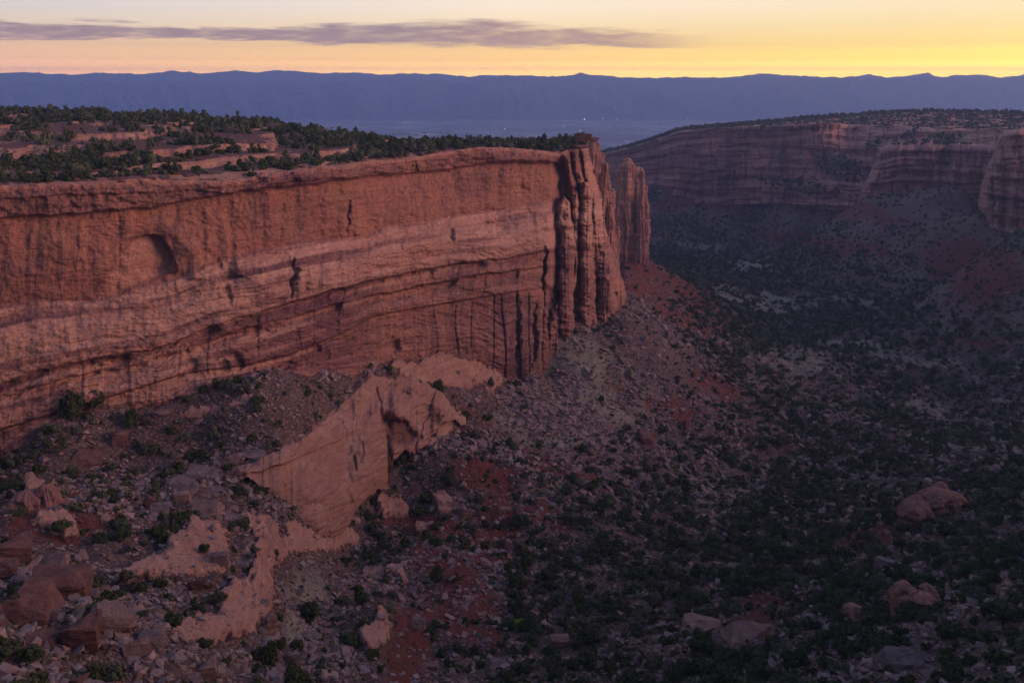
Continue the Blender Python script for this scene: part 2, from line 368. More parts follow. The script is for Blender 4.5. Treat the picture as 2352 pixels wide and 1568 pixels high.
def build_left_cliff():
    pa = np.concatenate([np.arange(-1100, 0, 7.0), np.arange(0, 1262, 1.9)])
    s = np.linspace(0, 1, 96)
    nr = 400
    v = np.linspace(0, 1, nr)[:, None]
    topA = RIM(pa)[None, :]; botA = (BASE(pa)+45)[None, :]
    PYa = topA+(botA-topA)*v; PXa = np.broadcast_to(pa[None, :], PYa.shape)
    PXb = np.zeros((nr, len(s))); PYb = np.zeros_like(PXb)
    for j, ss in enumerate(s):
        x0 = 1262+ss*(1395-1262); y = None
        xg = np.full(nr, x0)
        for it in range(6):
            t = RIM(np.minimum(xg, 1350)); b = BASE(np.minimum(xg, 1440))+40
            y = t+(b-t)*v[:, 0]; xg = 1262+ss*(XR(y)-1262)
        PXb[:, j] = xg; PYb[:, j] = y
    PX = np.concatenate([PXa, PXb], 1); PY = np.concatenate([PYa, PYb], 1)
    off = cliff_off(PX, PY)
    hx, hy, t = ray(PX, PY)
    fc = facing(PX)
    Rr = cliffR(PX)
    R = Rr-off/np.maximum(fc, .5)
    X = hx*R; Y = hy*R; Z = t*R
    # rear return of the shell (turns back behind the end of the mesa)
    ex = [(5, 20), (18, 50), (50, 90), (120, 140)]
    Xs, Ys, Zs, PXs, PYs = [X], [Y], [Z], [PX], [PY]
    for a, bk in ex:
        Xs.append(X[:, -1:]+hx[:, -1:]*bk-a); Ys.append(Y[:, -1:]+hy[:, -1:]*bk); Zs.append(Z[:, -1:]-.05*bk); PXs.append(PX[:, -1:]); PYs.append(PY[:, -1:])
    X, Y, Z, PX, PY = [np.concatenate(q, 1) for q in (Xs, Ys, Zs, PXs, PYs)]
    l1, l2, l3 = L1(PX), L2(PX), L3(PX)
    n = fbm(PX*.012, PY*.02, 3.3, 4)
    l35, l4, bs = L35(PX), L4(PX), BASE(PX)
    tt = sst(0, 1, 0)+np.clip((PY-l1)/(l2-l1), -1, 1)+np.clip((PY-l2)/(l3-l2), 0, 1)+.5*np.clip((PY-l3)/(l35-l3), 0, 1)+.5*np.clip((PY-l35)/(l4-l35), 0, 1)+np.clip((PY-l4)/(bs-l4), 0, 1.5)
    band = np.tanh(2.6*fbm(PX*.0022, tt*5.2, 3.3, 5, .6))
    pale = .75*sst(l2-3, l2+12, PY)*(1-sst(l3-40, l3+5, PY)*.5)*sst(-.6, .2, n+.4*sst(850, 1000, PX)+.3)
    pale *= 1-.6*sst(l3, l3+25, PY)
    pale = np.maximum(pale, .9*blob(PX, PY, 270, 900, 330, 48, -14, .3)*sst(l3, l3+10, PY))
    pale = np.clip(pale+.8*band*sst(l2-6, l2+10, PY), 0, 1); pale = np.maximum(pale, .7*sst(l2-2, l2+6, PY+4*n)*(1-sst(l2+14, l2+44, PY+8*n)))
    pale = np.maximum(pale, .8*sst(l3-26, l3-18, PY+3*n)*(1-sst(l3-5, l3, PY)))  # light on the ledge lip, painted as a pale strip
    pale = np.maximum(pale, .5*sst(1320, 1350, PX))
    pale = np.maximum(pale, .45*(1-sst(0, 16, PY-RIM(PX))))
    var = .75*(1-sst(l1-10, l1+6, PY))*sst(6, 20, PY-RIM(PX))
    var = np.maximum(var, .30*sst(-.1, .5, n)*(PY > l1))
    var = np.maximum(var, .75*sst(.1, .8, -band)*sst(l2, l2+10, PY))
    var = np.maximum(var, .9*sst(l3, l3+3, PY+3*n)*(1-sst(l3+5, l3+16, PY+6*n)))  # shade beneath the ledge lip, painted as a dark strip
    var = np.maximum(var, .75*sst(L4(PX)-6, L4(PX)+12, PY)*sst(800, 1060, PX)*(1-.65*sst(1270, 1310, PX))*sst(-.45, .1, n+.25))
    var = np.maximum(var, .8*blob(PX, PY, 1065, 700, 40, 110, 0, .6))
    var = np.maximum(var, .7*blob(PX, PY, 420, 560, 30, 60, -20, .5)+.6*blob(PX, PY, 80, 950, 60, 30, -30, .5))
    var = np.maximum(var, .5*sst(560, 900, PX)*sst(l3, l3+30, PY)*sst(-.5, .3, n+.3*band))
    pale = pale*(1-.55*sst(600, 950, PX)*sst(l3+4, l3+30, PY))
    for cx, cy, rx, ry in [(1295, 600, 18, 110), (1350, 690, 20, 60), (870, 760, 30, 16), (740, 640, 14, 24), (480, 765, 24, 10), (1080, 420, 60, 30), (590, 470, 20, 60), (690, 500, 16, 60), (960, 440, 24, 50)]:
        var = np.maximum(var, .75*blob(PX, PY, cx, cy, rx, ry, 0, .6))
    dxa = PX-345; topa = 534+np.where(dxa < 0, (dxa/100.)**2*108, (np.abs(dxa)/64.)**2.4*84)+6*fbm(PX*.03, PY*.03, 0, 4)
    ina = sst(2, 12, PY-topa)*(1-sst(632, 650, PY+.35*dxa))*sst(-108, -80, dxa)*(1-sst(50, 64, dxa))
    pale = np.maximum(pale, .55*ina); var = var*(1-.8*ina)+.8*np.exp(-((PY-topa+3)/5)**2)*sst(-95, -60, dxa)*(1-sst(56, 64, dxa))  # thin shade along the arch edge painted dark; back wall painted paler
    orange = sst(l1-4, l1+10, PY)*(1-sst(l2-12, l2+6, PY))*(1-.3*sst(400, 900, PX)+.45*sst(1100, 1290, PX))
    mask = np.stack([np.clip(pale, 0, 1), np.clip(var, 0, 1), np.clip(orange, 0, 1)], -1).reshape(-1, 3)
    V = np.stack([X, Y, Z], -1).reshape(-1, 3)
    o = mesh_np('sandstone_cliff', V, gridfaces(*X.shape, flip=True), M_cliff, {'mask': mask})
    tag(o, kind='structure'); return X, Y, Z, PX
CX, CY, CZ, CPX = build_left_cliff()
rim_x, rim_y, rim_z = CX[0], CY[0], CZ[0]
cl_az = np.arctan2(CX, CY); cl_r = np.hypot(CX, CY)
nfront = CX.shape[1]-4
# cliff foot, for the ground
b_px = np.arange(-1000, 1436, 30.0); b_py = BASE(b_px)
bo = cliff_off(b_px, b_py); bR = cliffR(b_px)-bo/np.maximum(facing(b_px), .5)
bhx, bhy, bt = ray(b_px, b_py)
B_az = np.arctan2(bhx, bhy); B_r = bR; B_z = bt*bR
print('cliff foot', [(int(p), round(float(r)), round(float(z))) for p, r, z in zip(b_px[::6], B_r[::6], B_z[::6])])

# ------------------------------------------------------------------ ground height, thin-plate through surveyed points
CP = [  # view column, view row, level
    (100, 1110, -110), (250, 1030, -113), (300, 1150, -108), (450, 1130, -114), (450, 1030, -116), (620, 930, -114), (700, 900, -113),
    (200, 1300, -100), (60, 1350, -92), (200, 1500, -88), (0, 1568, -80), (-300, 1300, -85), (-300, 1568, -60), (350, 1568, -92), (330, 1400, -100),
    (820, 872, -115.5), (785, 905, -115.5), (735, 960, -115.5), (670, 1020, -116), (610, 1060, -117), (560, 1080, -116.5),
    (900, 1065, -143), (860, 1115, -146), (800, 1215, -150), (930, 1030, -140), (1000, 985, -137), (1040, 950, -135), (1060, 900, -133),
    (1000, 850, -122), (900, 850, -115),
    (650, 1190, -124), (610, 1125, -119.5), (630, 1160, -121.5), (590, 1100, -118), (668, 1222, -127), (705, 1245, -132), (750, 1275, -140), (800, 1262, -149), (830, 1290, -147), (600, 1180, -122), (520, 1230, -112),
    (590, 1300, -112), (590, 1240, -116), (540, 1380, -108), (600, 1380, -113), (450, 1420, -102), (400, 1480, -97), (560, 1450, -107),
    (655, 1340, -124), (645, 1430, -120), (700, 1300, -130), (760, 1400, -128), (620, 1500, -112), (700, 1520, -116), (800, 1500, -121), (820, 1450, -125), (840, 1560, -119), (860, 1380, -128),
    (930, 1360, -142), (930, 1450, -136), (940, 1540, -130), (1050, 1450, -141), (900, 1230, -149), (950, 1120, -149), (1000, 1250, -147), (1000, 1050, -141),
    (1100, 1000, -143), (1150, 930, -141), (1250, 880, -146), (1300, 1000, -152), (1450, 950, -158), (1350, 820, -134), (1450, 740, -124), (1500, 760, -135), (1600, 800, -156),
    (1200, 1100, -152), (1200, 1250, -154), (1350, 1200, -158), (1200, 1400, -150), (1176, 1568, -133), (1500, 1100, -167), (1500, 1300, -155), (1500, 1450, -143), (1500, 1568, -132),
    (1700, 1000, -180), (1700, 1250, -162), (1900, 900, -185), (2000, 1000, -178), (2300, 900, -180), (2200, 1000, -174), (2350, 1100, -150), (1900, 1150, -168),
    (2100, 1180, -151), (2000, 1250, -152), (2250, 1180, -142), (1900, 1450, -130), (1800, 1568, -118), (2300, 1568, -95), (2350, 1300, -118), (2100, 1400, -124), (1700, 1400, -148), (2050, 1300, -140),
    (1560, 700, -150), (1700, 750, -178), (1900, 700, -192), (2200, 720, -186), (2350, 700, -176), (1750, 600, -193), (1560, 520, -192), (1600, 600, -184), (1520, 620, -150), (1500, 660, -138),
    (1430, 600, -132), (1450, 605, -133), (1490, 600, -136), (2000, 560, -190), (2100, 520, -176), (2300, 600, -172), (1500, 505, -192), (1620, 508, -191), (1740, 512, -191), (1860, 530, -191), (1980, 530, -185),
]
pts = []
for a, b, z in CP:
    hx, hy, t = ray(a, b); r = z/t; pts.append((math.atan2(hx, hy), math.log(r), z))
RA_ = L([(1300, 1560), (1370, 1500), (1560, 1340), (1800, 1270), (2000, 1220), (2200, 1180), (2500, 1050), (3300, 700)])
for q in range(1400, 2300, 75):
    hx, hy, t = ray(q, float(np.interp(q, [1400, 1500, 1600, 1750, 1950, 2200, 2300], [408, 424, 440, 440, 452, 450, 455]))); rr = float(RA_(q)); pts.append((math.atan2(hx, hy), math.log(rr), t*rr))
for q, b, rr in [(2260, 500, 882), (2352, 518, 872), (2450, 540, 850), (2320, 560, 790), (2120, 458, 1040), (2050, 460, 1045), (2000, 452, 1050), (2225, 440, 1000), (2200, 480, 960), (2080, 500, 950), (2352, 640, 690)]:
    hx, hy, t = ray(q, b); pts.append((math.atan2(hx, hy), math.log(rr), t*rr))
for az, r, z in zip(B_az, B_r, B_z): pts.append((az, math.log(r+1), z))
D = math.radians
for az, r, z in [(-80, 30, -40), (-50, 30, -48), (-20, 30, -52), (0, 30, -55), (20, 30, -55), (50, 30, -50), (80, 30, -40), (-70, 150, -40), (-70, 60, -42), (-50, 100, -50), (-60, 300, -60), (-20, 80, -60), (0, 80, -66), (20, 80, -60), (35, 120, -80), (38, 250, -105), (45, 170, -70), (55, 250, -45), (65, 150, -35),
                 (45, 400, -100), (55, 400, -45), (70, 400, -12), (50, 700, -80), (65, 700, -25), (80, 300, -6), (80, 800, -10), (38, 600, -160), (40, 850, -130), (0, 1500, -195), (10, 1700, -190), (5, 1150, -190), (25, 1500, -150), (-30, 600, -140), (-50, 700, -120), (-10, 1000, -170)]:
    pts.append((D(az), math.log(r), z))
pts = np.array(pts)
def tps(d2): return .5*d2*np.log(d2+1e-12)
A = tps(((pts[:, None, :2]-pts[None, :, :2])**2).sum(-1)); nP = len(pts)
A += np.eye(nP)*1e-4
Pm = np.concatenate([np.ones((nP, 1)), pts[:, :2]], 1)
S = np.block([[A, Pm], [Pm.T, np.zeros((3, 3))]])
W = np.linalg.solve(S, np.concatenate([pts[:, 2], np.zeros(3)]))
def rbf(az, lr):
    out = np.empty(az.size); a = az.ravel(); l = lr.ravel()
    for i in range(0, a.size, 60000):
        q = slice(i, i+60000)
        d2 = (a[q, None]-pts[None, :, 0])**2+(l[q, None]-pts[None, :, 1])**2
        out[q] = tps(d2)@W[:nP]+W[nP]+W[nP+1]*a[q]+W[nP+2]*l[q]
    return out.reshape(az.shape)
SLICK = [(960, 845, 70, 18, 0), (1040, 855, 60, 36, 20), (1130, 860, 24, 30, 0),
         (780, 1240, 50, 24, 12), (900, 1160, 24, 22, -30), (450, 1255, 90, 60, -15), (360, 1300, 90, 22, -5), (600, 1290, 22, 66, 4), (560, 1380, 60, 60, -38), (480, 1450, 90, 36, -14), (680, 1250, 90, 22, -8), (540, 1440, 60, 34, -38), (1040, 850, 90, 34, 0), (1000, 1000, 60, 14, -30), (90, 1130, 40, 20, -20), (120, 1200, 60, 18, 0), (60, 1120, 30, 20, 0), (680, 1220, 40, 22, 20), (590, 1210, 50, 16, 40),
         (460, 945, 50, 12, -10), (540, 930, 40, 8, -15), (920, 1320, 30, 18, 20), (860, 1440, 26, 50, 10), (1020, 1150, 34, 24, 40), (2110, 1380, 50, 24, -10), (1000, 1000, 20, 40, 30)]
REDS = [(1120, 1090, 90, 34, 15), (1000, 1200, 110, 22, 10), (930, 1190, 60, 20, 20), (1150, 1180, 60, 60, 60), (1040, 1320, 120, 46, 40), (1060, 1420, 110, 40, 30), (930, 1480, 50, 100, 10), (1120, 1260, 60, 40, 30), (1760, 1370, 70, 22, 0), (1730, 1420, 60, 40, 0), (2000, 1240, 90, 26, -8), (1480, 630, 70, 40, 30), (1560, 680, 90, 40, 30), (1600, 740, 90, 26, 20),
        (1900, 560, 200, 20, 10), (1960, 480, 120, 20, 15), (1680, 470, 220, 16, 0), (2250, 620, 130, 60, 20), (1640, 880, 60, 26, 30), (1440, 900, 60, 12, 35), (1560, 950, 50, 20, 20), (2200, 780, 120, 12, 5), (100, 1200, 90, 34, 0), (200, 1160, 100, 40, 0), (2300, 1360, 60, 40, 0), (1290, 1080, 70, 24, 10), (1260, 1180, 60, 20, 20)]
GREY = [(1700, 598, 75, 10, 6), (1830, 830, 110, 26, 12), (1970, 690, 60, 10, 15), (1740, 690, 120, 20, 10), (2100, 820, 120, 18, 10), (1600, 560, 60, 8, 0), (2150, 950, 90, 22, 15), (1250, 820, 0.1, .1, 0), (1350, 870, 160, 90, 30), (1250, 980, 120, 60, 20), (1650, 1130, 40, 50, 0), (1950, 790, 60, 14, 0), (700, 1400, 60, 90, 0)]
def masksum(px, py, lst, soft=.35):
    m = np.zeros_like(px); 
    jx = 26*fbm(px*.012, py*.012, 4.2, 5, .6); jy = 18*fbm(px*.012, py*.016, 9.2, 5, .6)
    for cx, cy, rx, ry, rot in lst: m = np.maximum(m, blob(px+jx, py+jy, cx, cy, rx, ry, rot, soft))
    return m
def gheight(x, y, full=False):
    x = np.asarray(x, float); y = np.asarray(y, float)
    az = np.arctan2(x, y); r = np.hypot(x, y)+1e-6; lr = np.log(np.clip(r, 25, 3000))
    z = rbf(az, lr)
    w = (1-sst(1.2, 5.5, y+.5*perlin(x*.12, y*.12)))*sst(1100, 600, r); z = z*(1-w)+w*(-1.8+.3*np.minimum(1, r/12)*fbm(x*.08, y*.08, 0, 3)-.02*np.maximum(0, r-60))
    plat = w
    px, py = proj(x, y, z)
    rk = masksum(px, py, SLICK); rd = masksum(px, py, REDS)
    amp = sst(20, 120, r)
    fl = sst(-150, -175, z)
    n = 2.6*fbm(x*.013, y*.013, 0, 3)+1.5*fbm(x*.05+3, y*.05, 0, 4)*(1+.5*fl)-2.4*np.abs(fbm(x*.03+40, y*.03, 0, 4))+.9*ridged(x*.07+4, y*.07, 0, 3)*sst(.0, .5, fbm(x*.02+70, y*.02, 0, 2))
    n += .45*fbm(x*.25, y*.25, 0, 4)
    n += 1.2*(ridged(x*.016+9, y*.016, 0, 3)-1)*fl
    s = .35*fbm(x*.03+50, y*.03, 0, 3)
    amp = amp*(1-plat)
    zz = z+n*amp*(1-.65*rk)
    # bedding steps
    st = 2.2; q = (zz+3*fbm(x*.008, y*.008, 0, 2))/st; fr = q-np.floor(q)
    stepz = (sst(.3, .75, fr)-fr)*st
    zz = zz+stepz*(.35*rk+.75*(1-rd)*sst(.05, .4, fbm(x*.02+7, y*.02, 0, 2)))
    # cross-bedding ribs on the bare rock
    zz += 1.3*sst(.1, .9, rk)*amp+rk*(1.5*fbm(x*.05, y*.05, 3.1, 4)+.6*np.abs(fbm(x*.12+y*.05, y*.12, zz*.3, 4)))
    q = (zz+.05*x+1.2*fbm(x*.03, y*.03, 0, 3))/1.0; fr = q-np.floor(q); zz += rk*(sst(.35, .6, fr)-fr)*.8
    # hollows in the bare rock
    for cx, cy, rr, d in [(567, 1441, 11, 2.2), (585, 1431, 8, 1.6), (518, 1468, 11, 2.0), (551, 1459, 5, 1.2), (930, 905, 16, 2.2), (990, 912, 13, 2.0), (905, 915, 8, 1.5), (850, 905, 10, 1.5), (600, 1095, 36, 2.0)]:
        zz -= d*blob(px, py, cx, cy, rr*1.25, rr*.85, -8, .3)
    if full: return zz, px, py, rk, rd
    return zz
def build_ground():
    az = np.radians(np.concatenate([np.arange(-180, -85, 2.5), np.arange(-85, -32, .6), np.linspace(-32, 32, 1060), np.arange(32.6, 88, .6), np.arange(88, 180.1, 2.5), [180.0]]))
    r = np.concatenate([np.geomspace(.5, 112, 60)[:-1], np.geomspace(112, 420, 470)[:-1], np.geomspace(420, 1750, 400)])
    A2, R2 = np.meshgrid(az, r)
    X = np.sin(A2)*R2; Y = np.cos(A2)*R2
    Z, px, py, rk, rd = gheight(X, Y, True)
    # beneath / behind the mesa: keep the sheet inside the rock
    fr = np.interp(A2, B_az, B_r); inside = (A2 < B_az[-1]) & (A2 > -1.2) & (R2 > fr+14)
    Z = np.where(inside, np.minimum(Z, np.interp(A2, B_az, B_z)-3-.05*(R2-fr)), Z)
    far = sst(1480, 1750, R2); Z = Z*(1-far)+far*(-430)
    gr = masksum(px, py, GREY)
    noise = fbm(X*.02, Y*.02, 0, 4)
    gr = np.clip(gr+.35*sst(-.1, .5, noise)*sst(420, 700, R2), 0, 1)
    rdd = np.clip(rd+.5*sst(.1, .6, fbm(X*.015+31, Y*.015, 0, 4))*sst(1.0, .0, rk)*sst(180, 300, R2), 0, 1)
    mask = np.stack([rk, rdd*(1-rk), gr*(1-rk)*(1-.8*rd)], -1).reshape(-1, 3)
    o = mesh_np('ground', np.stack([X, Y, Z], -1).reshape(-1, 3), gridfaces(*X.shape, flip=True), M_ground, {'mask': mask})
    tag(o, kind='structure')
build_ground()

# ------------------------------------------------------------------ the smooth pale ridge below the cliff
def build_ridge():
    px = np.arange(536, 1072, 1.6); v = np.linspace(0, 1, 230)[:, None]
    T = L([(536, 1076), (570, 1062), (602, 1047), (666, 1018), (743, 961), (795, 908), (830, 872), (853, 856), (880, 866), (907, 868), (946, 860), (982, 876), (1020, 906), (1045, 938), (1072, 955)])
    B = L([(536, 1090), (570, 1098), (618, 1108), (645, 1132), (655, 1172), (680, 1196), (714, 1208), (760, 1232), (782, 1222), (800, 1196), (820, 1160), (845, 1130), (891, 1108), (905, 1045), (930, 1022), (955, 1030), (990, 992), (1043, 956), (1072, 962)])
    zT = L([(536, -116), (640, -115.5), (765, -114), (830, -113.5), (900, -114), (960, -118), (1010, -126), (1056, -135)])
    zB = L([(536, -118), (640, -122), (650, -128), (700, -139), (760, -148), (800, -150), (860, -147), (902, -143), (960, -139), (1056, -136)])
    t_ = T(px)[None, :]+7*fbm(px*.025, px*0+1, 0, 4); b_ = B(px)[None, :]+10+22*fbm(px*.02, px*0+5, 0, 5)
    PY = t_+(b_-t_)*v; PX = px[None, :]+0*v
    h1 = ray(px, T(px)); h2 = ray(px, B(px)); RT = zT(px)/h1[2]-.5; gq = np.arange(530, 1090, 16.0); rs_ = np.geomspace(150, 520, 260)[:, None]; hq = ray(gq, B(gq)+8); gz = gheight(hq[0]*rs_, hq[1]*rs_); kk = np.argmax(hq[2]*rs_ < gz, 0)
    hq = ray(gq, T(gq)); gz = gheight(hq[0]*rs_, hq[1]*rs_); k2 = np.argmax(hq[2]*rs_ < gz, 0); RT = np.interp(px, gq, rs_[k2, 0])-1.0; RT = np.convolve(np.pad(RT, 20, mode='edge'), np.ones(41)/41, 'valid')
    RB_ = np.interp(px, gq, rs_[kk, 0])-1.2; RB_ = np.convolve(np.pad(RB_, 12, mode='edge'), np.ones(25)/25, 'valid')
    RB_ = smooth_line([(500, 268), (536, 266), (640, 262), (720, 262), (760, 267), (800, 281), (850, 302), (900, 318), (960, 332), (1022, 345), (1072, 354), (1200, 370)], 60)(px)
    prof = 1-(1-v)**1.55
    R = RT+(RB_-RT)*prof
    # relief
    line = L([(536, 1092), (602, 1082), (650, 1066), (730, 1032), (824, 987), (850, 950), (1056, 945)])(PX)+5*fbm(PX*.02, PX*0, 0, 3)
    o = 2.4*sst(-1, 3, line-PY)*sst(536, 600, PX)*(1-sst(820, 870, PX))
    o += 3.0*blob(PX, PY, 905, 930, 46, 26, -10, .5)+4.0*blob(PX, PY, 985, 915, 50, 30, 25, .6)
    o += 3.0*blob(PX, PY, 922, 938, 42, 24, 12, .35)
    o -= 4.2*blob(PX+20*fbm(PX*.02, PY*.02, 0, 5), PY+12*fbm(PX*.03, PY*.03, 6, 5), 920, 986, 34, 22, 30, .35)
    o += 2.2*blob(PX, PY, 866, 1040, 38, 70, 12, .35)-2.0*blob(PX+3*fbm(PX*.05, PY*.05, 0, 3), PY, 815, 1062, 4, 18, -12, .5)
    o -= 2.0*blob(PX, PY, 982, 936, 12, 8, 20, .5)
    o -= 1.6*blob(PX+12*fbm(PX*.03, PY*.04, 0, 4), PY+8*fbm(PX*.03, PY*.03, 7, 4), 935, 905, 30, 6, 14, .6)
    o -= 1.4*(1-sst(0, 4, np.abs(PX-(866+.22*(PY-900))-9*fbm(PY*.02, PX*0, 0, 3))))*sst(870, 900, PY)*(1-sst(1040, 1090, PY))
    o -= 1.3*(1-sst(0, 3, np.abs(PX-(1000-.35*(PY-900))-8*fbm(PY*.03, PX*0+3, 0, 3))))*sst(850, 880, PY)
    o -= 0*PX
    vv, dd, ff = cells1d(PY+.55*PX, 44, 21, .8*fbm(PX*.01, PY*.01, 0, 3)); o += .9*vv*sst(0, 7, dd)
    vv, dd, ff = cells1d(PX-.3*PY, 70, 22, .6*fbm(PX*.012, PY*.012, 4, 3)); o += .8*vv*sst(0, 8, dd)
    o -= 0*PX
    o += 1.6*blob(PX, PY, 780, 1110, 60, 90, 10, .9)+2.4*blob(PX, PY, 860, 1050, 40, 50, 20, .8)
    o -= 2.6*blob(PX, PY, 845, 930, 12, 50, 20, .7)
    o += 2.2*fbm(PX*.008, PY*.011, 2.2, 3)+.5*fbm(PX*.04, PY*.055, 5.2, 4)-1.5*np.abs(fbm((PX-.3*PY)*.012, PY*.008, 15.2, 3))
    a = (PY+.45*PX); bb = (PX*.5-PY)
    o += .7*np.tanh(2.5*fbm(a*.11, bb*.014, 1.1, 4))*sst(-.3, .3, fbm(PX*.01, PY*.01, 9.9, 2))
    wallm = sst(-2, 4, PY-line); o = o*(1-wallm*(1-sst(640, 760, PX))*.85)
    edge = sst(0, .05, v)*sst(0, 14, PX-536)*(1-sst(1052, 1070, PX))
    R = R-o*edge
    hx, hy, t = ray(PX, PY); X, Y, Z = hx*R, hy*R, t*R
    bk = [(4, -1.5), (14, -10), (30, -30)]
    Xs, Ys, Zs = [X], [Y], [Z]
    for d, dz in bk: Xs.insert(0, (X[:1]+hx[:1]*d)); Ys.insert(0, (Y[:1]+hy[:1]*d)); Zs.insert(0, Z[:1]+dz)
    X, Y, Z = [np.concatenate(q, 0) for q in (Xs, Ys, Zs)]
    mk = np.ones(X.shape+(3,)); mk[..., 1] = 0; mk[..., 2] = 0
    under = 1.0*blob(PX, PY, 922, 992, 36, 28, 25, .4)  # shade below the overhang, painted into the rock colour
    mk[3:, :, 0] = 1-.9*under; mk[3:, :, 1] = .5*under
    o_ = mesh_np('slickrock_ridge', np.stack([X, Y, Z], -1).reshape(-1, 3), gridfaces(*X.shape, flip=True), M_slick, {'mask': mk.reshape(-1, 3)})
    tag(o_, kind='structure')
m = NT('slickrock'); Rm = m.attr('mask')
xb = m.noise((.06, .06, .7), det=7, rough=.68, dist=.9); n1 = m.noise(.08, det=5, dist=.5); n2 = m.noise(.6, det=8, rough=.72); st_ = m.noise((.5, .5, .06), det=4)
c = m.mix(m.rng(xb, .38, .6), (.55, .30, .215), (.44, .225, .16)); c = m.mix(m.rng(n1, .45, .65, 0, .6), c, (.60, .37, .27))
c = m.mix(m.rng(n2, .5, .7, 0, .5), c, (.27, .145, .11)); c = m.mix(m.rng(st_, .6, .75, 0, .1), c, (.25, .13, .105)); xl = m.noise((.12, .12, 1.6), det=6, rough=.7, dist=1.4); c = m.mix(m.rng(xl, .54, .64, 0, .35), c, (.30, .16, .12))
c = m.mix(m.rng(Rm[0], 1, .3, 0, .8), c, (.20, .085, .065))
M_slick = m.done(c, m.bump(m.math('ADD', m.math('ADD', m.math('MULTIPLY', xb, 1.4), m.math('MULTIPLY', xl, -.8)), m.math('MULTIPLY', n2, 1.0)), 1.0, 1.2))
build_ridge()

# ------------------------------------------------------------------ mesa top behind the left rim
MT = [(-500, 390, 25), (-500, 350, 60), (-500, 270, 200), (0, 390, 22), (0, 350, 60), (0, 322, 100), (0, 290, 165), (0, 262, 260), (300, 372, 25), (300, 330, 70), (300, 300, 120), (300, 276, 200), (600, 350, 40), (600, 320, 90), (600, 297, 165),
      (760, 345, 35), (760, 322, 90), (850, 345, 35), (850, 330, 90), (1000, 341, 35), (1000, 334, 90), (1180, 333, 40), (1320, 331, 30)]
mp = []
for q in list(range(-900, 1380, 120)): MT.append((q, float(RIM(q)), 0))
for a, b, dr in MT:
    hx, hy, t = ray(a, b); r = float(cliffR(a))+dr; mp.append((math.atan2(hx, hy), math.log(r), t*r))
mp = np.array(mp)
A = tps(((mp[:, None, :2]-mp[None, :, :2])**2).sum(-1))+np.eye(len(mp))*3e-4
Pm2 = np.concatenate([np.ones((len(mp), 1)), mp[:, :2]], 1)
W2 = np.linalg.solve(np.block([[A, Pm2], [Pm2.T, np.zeros((3, 3))]]), np.concatenate([mp[:, 2], np.zeros(3)]))
RB = L([(-1200, 620), (0, 600), (300, 580), (600, 560), (760, 520), (850, 500), (1000, 500), (1180, 510), (1300, 520), (1350, 522), (1500, 522)])
def mesaz(x, y, detail=True):
    az = np.arctan2(x, y); r = np.hypot(x, y); lr = np.log(r)
    sh = np.shape(az); a = np.ravel(az); l = np.ravel(lr); out = np.empty(a.size)
    for i in range(0, a.size, 60000):
        q = slice(i, i+60000); d2 = (a[q, None]-mp[None, :, 0])**2+(l[q, None]-mp[None, :, 1])**2
        out[q] = tps(d2)@W2[:-3]+W2[-3]+W2[-2]*a[q]+W2[-1]*l[q]
    z = out.reshape(sh)
    px, py = proj(x, y, z)
    near = sst(0, 25, r-np.interp(az, azrim, rrim))
    n = .9*fbm(x*.03, y*.03, 0, 4)+.3*fbm(x*.2, y*.2, 0, 3)
    z = z+n*near*.8
    st = 3.1; q = (z+2.2*fbm(x*.012, y*.012, 0, 4))/st; fr = q-np.floor(q)
    z = z+(sst(.46, .56, fr)-fr)*st*1.0*near
    return z
azrim = np.arctan2(rim_x[:nfront], rim_y[:nfront]); rrim = np.hypot(rim_x[:nfront], rim_y[:nfront])
ordr = np.argsort(azrim); azrim = azrim[ordr]; rrim = rrim[ordr]; zrim = rim_z[:nfront][ordr]
def build_mesa():
    az = azrim; rb = RB(1176+F*np.tan(az)*1.02)
    v = np.linspace(0, 1, 260)[:, None]
    R2 = rrim[None, :]+(rb-rrim)[None, :]*v**1.25
    tail = [(8, -12), (20, -60), (60, -140), (150, -260)]
    X = np.sin(az)*R2; Y = np.cos(az)*R2
    Z = mesaz(X, Y)
    w = sst(0, 7, R2-rrim[None, :]); Z = zrim[None, :]*(1-w)+Z*w
    lastz = Z[-1:]
    Xs, Ys, Zs = [X], [Y], [Z]
    for d, dz in tail:
        r = R2[-1:]+d; Xs.append(np.sin(az)*r); Ys.append(np.cos(az)*r); Zs.append(lastz+dz)
    X, Y, Z = [np.concatenate(q, 0) for q in (Xs, Ys, Zs)]
    sl = np.clip(np.abs(np.gradient(Z, axis=0))/(np.abs(np.gradient(np.hypot(X, Y), axis=0))+.05), 0, 1)
    n = fbm(X*.03, Y*.03, 0, 4)
    rk = np.clip(.0+.9*sst(.12, .35, sl)+sst(.1, .5, n)*.6+.6*(1-sst(3, 14, np.hypot(X, Y)-rrim[None, :])), 0, 1)
    rd = sst(-.4, .2, -n)
    mask = np.stack([rk, rd*(1-rk), .15+0*rk], -1).reshape(-1, 3)
    o = mesh_np('mesa_top_terrain', np.stack([X, Y, Z], -1).reshape(-1, 3), gridfaces(*X.shape, flip=True), M_ground, {'mask': mask})
    tag(o, kind='structure')
build_mesa()

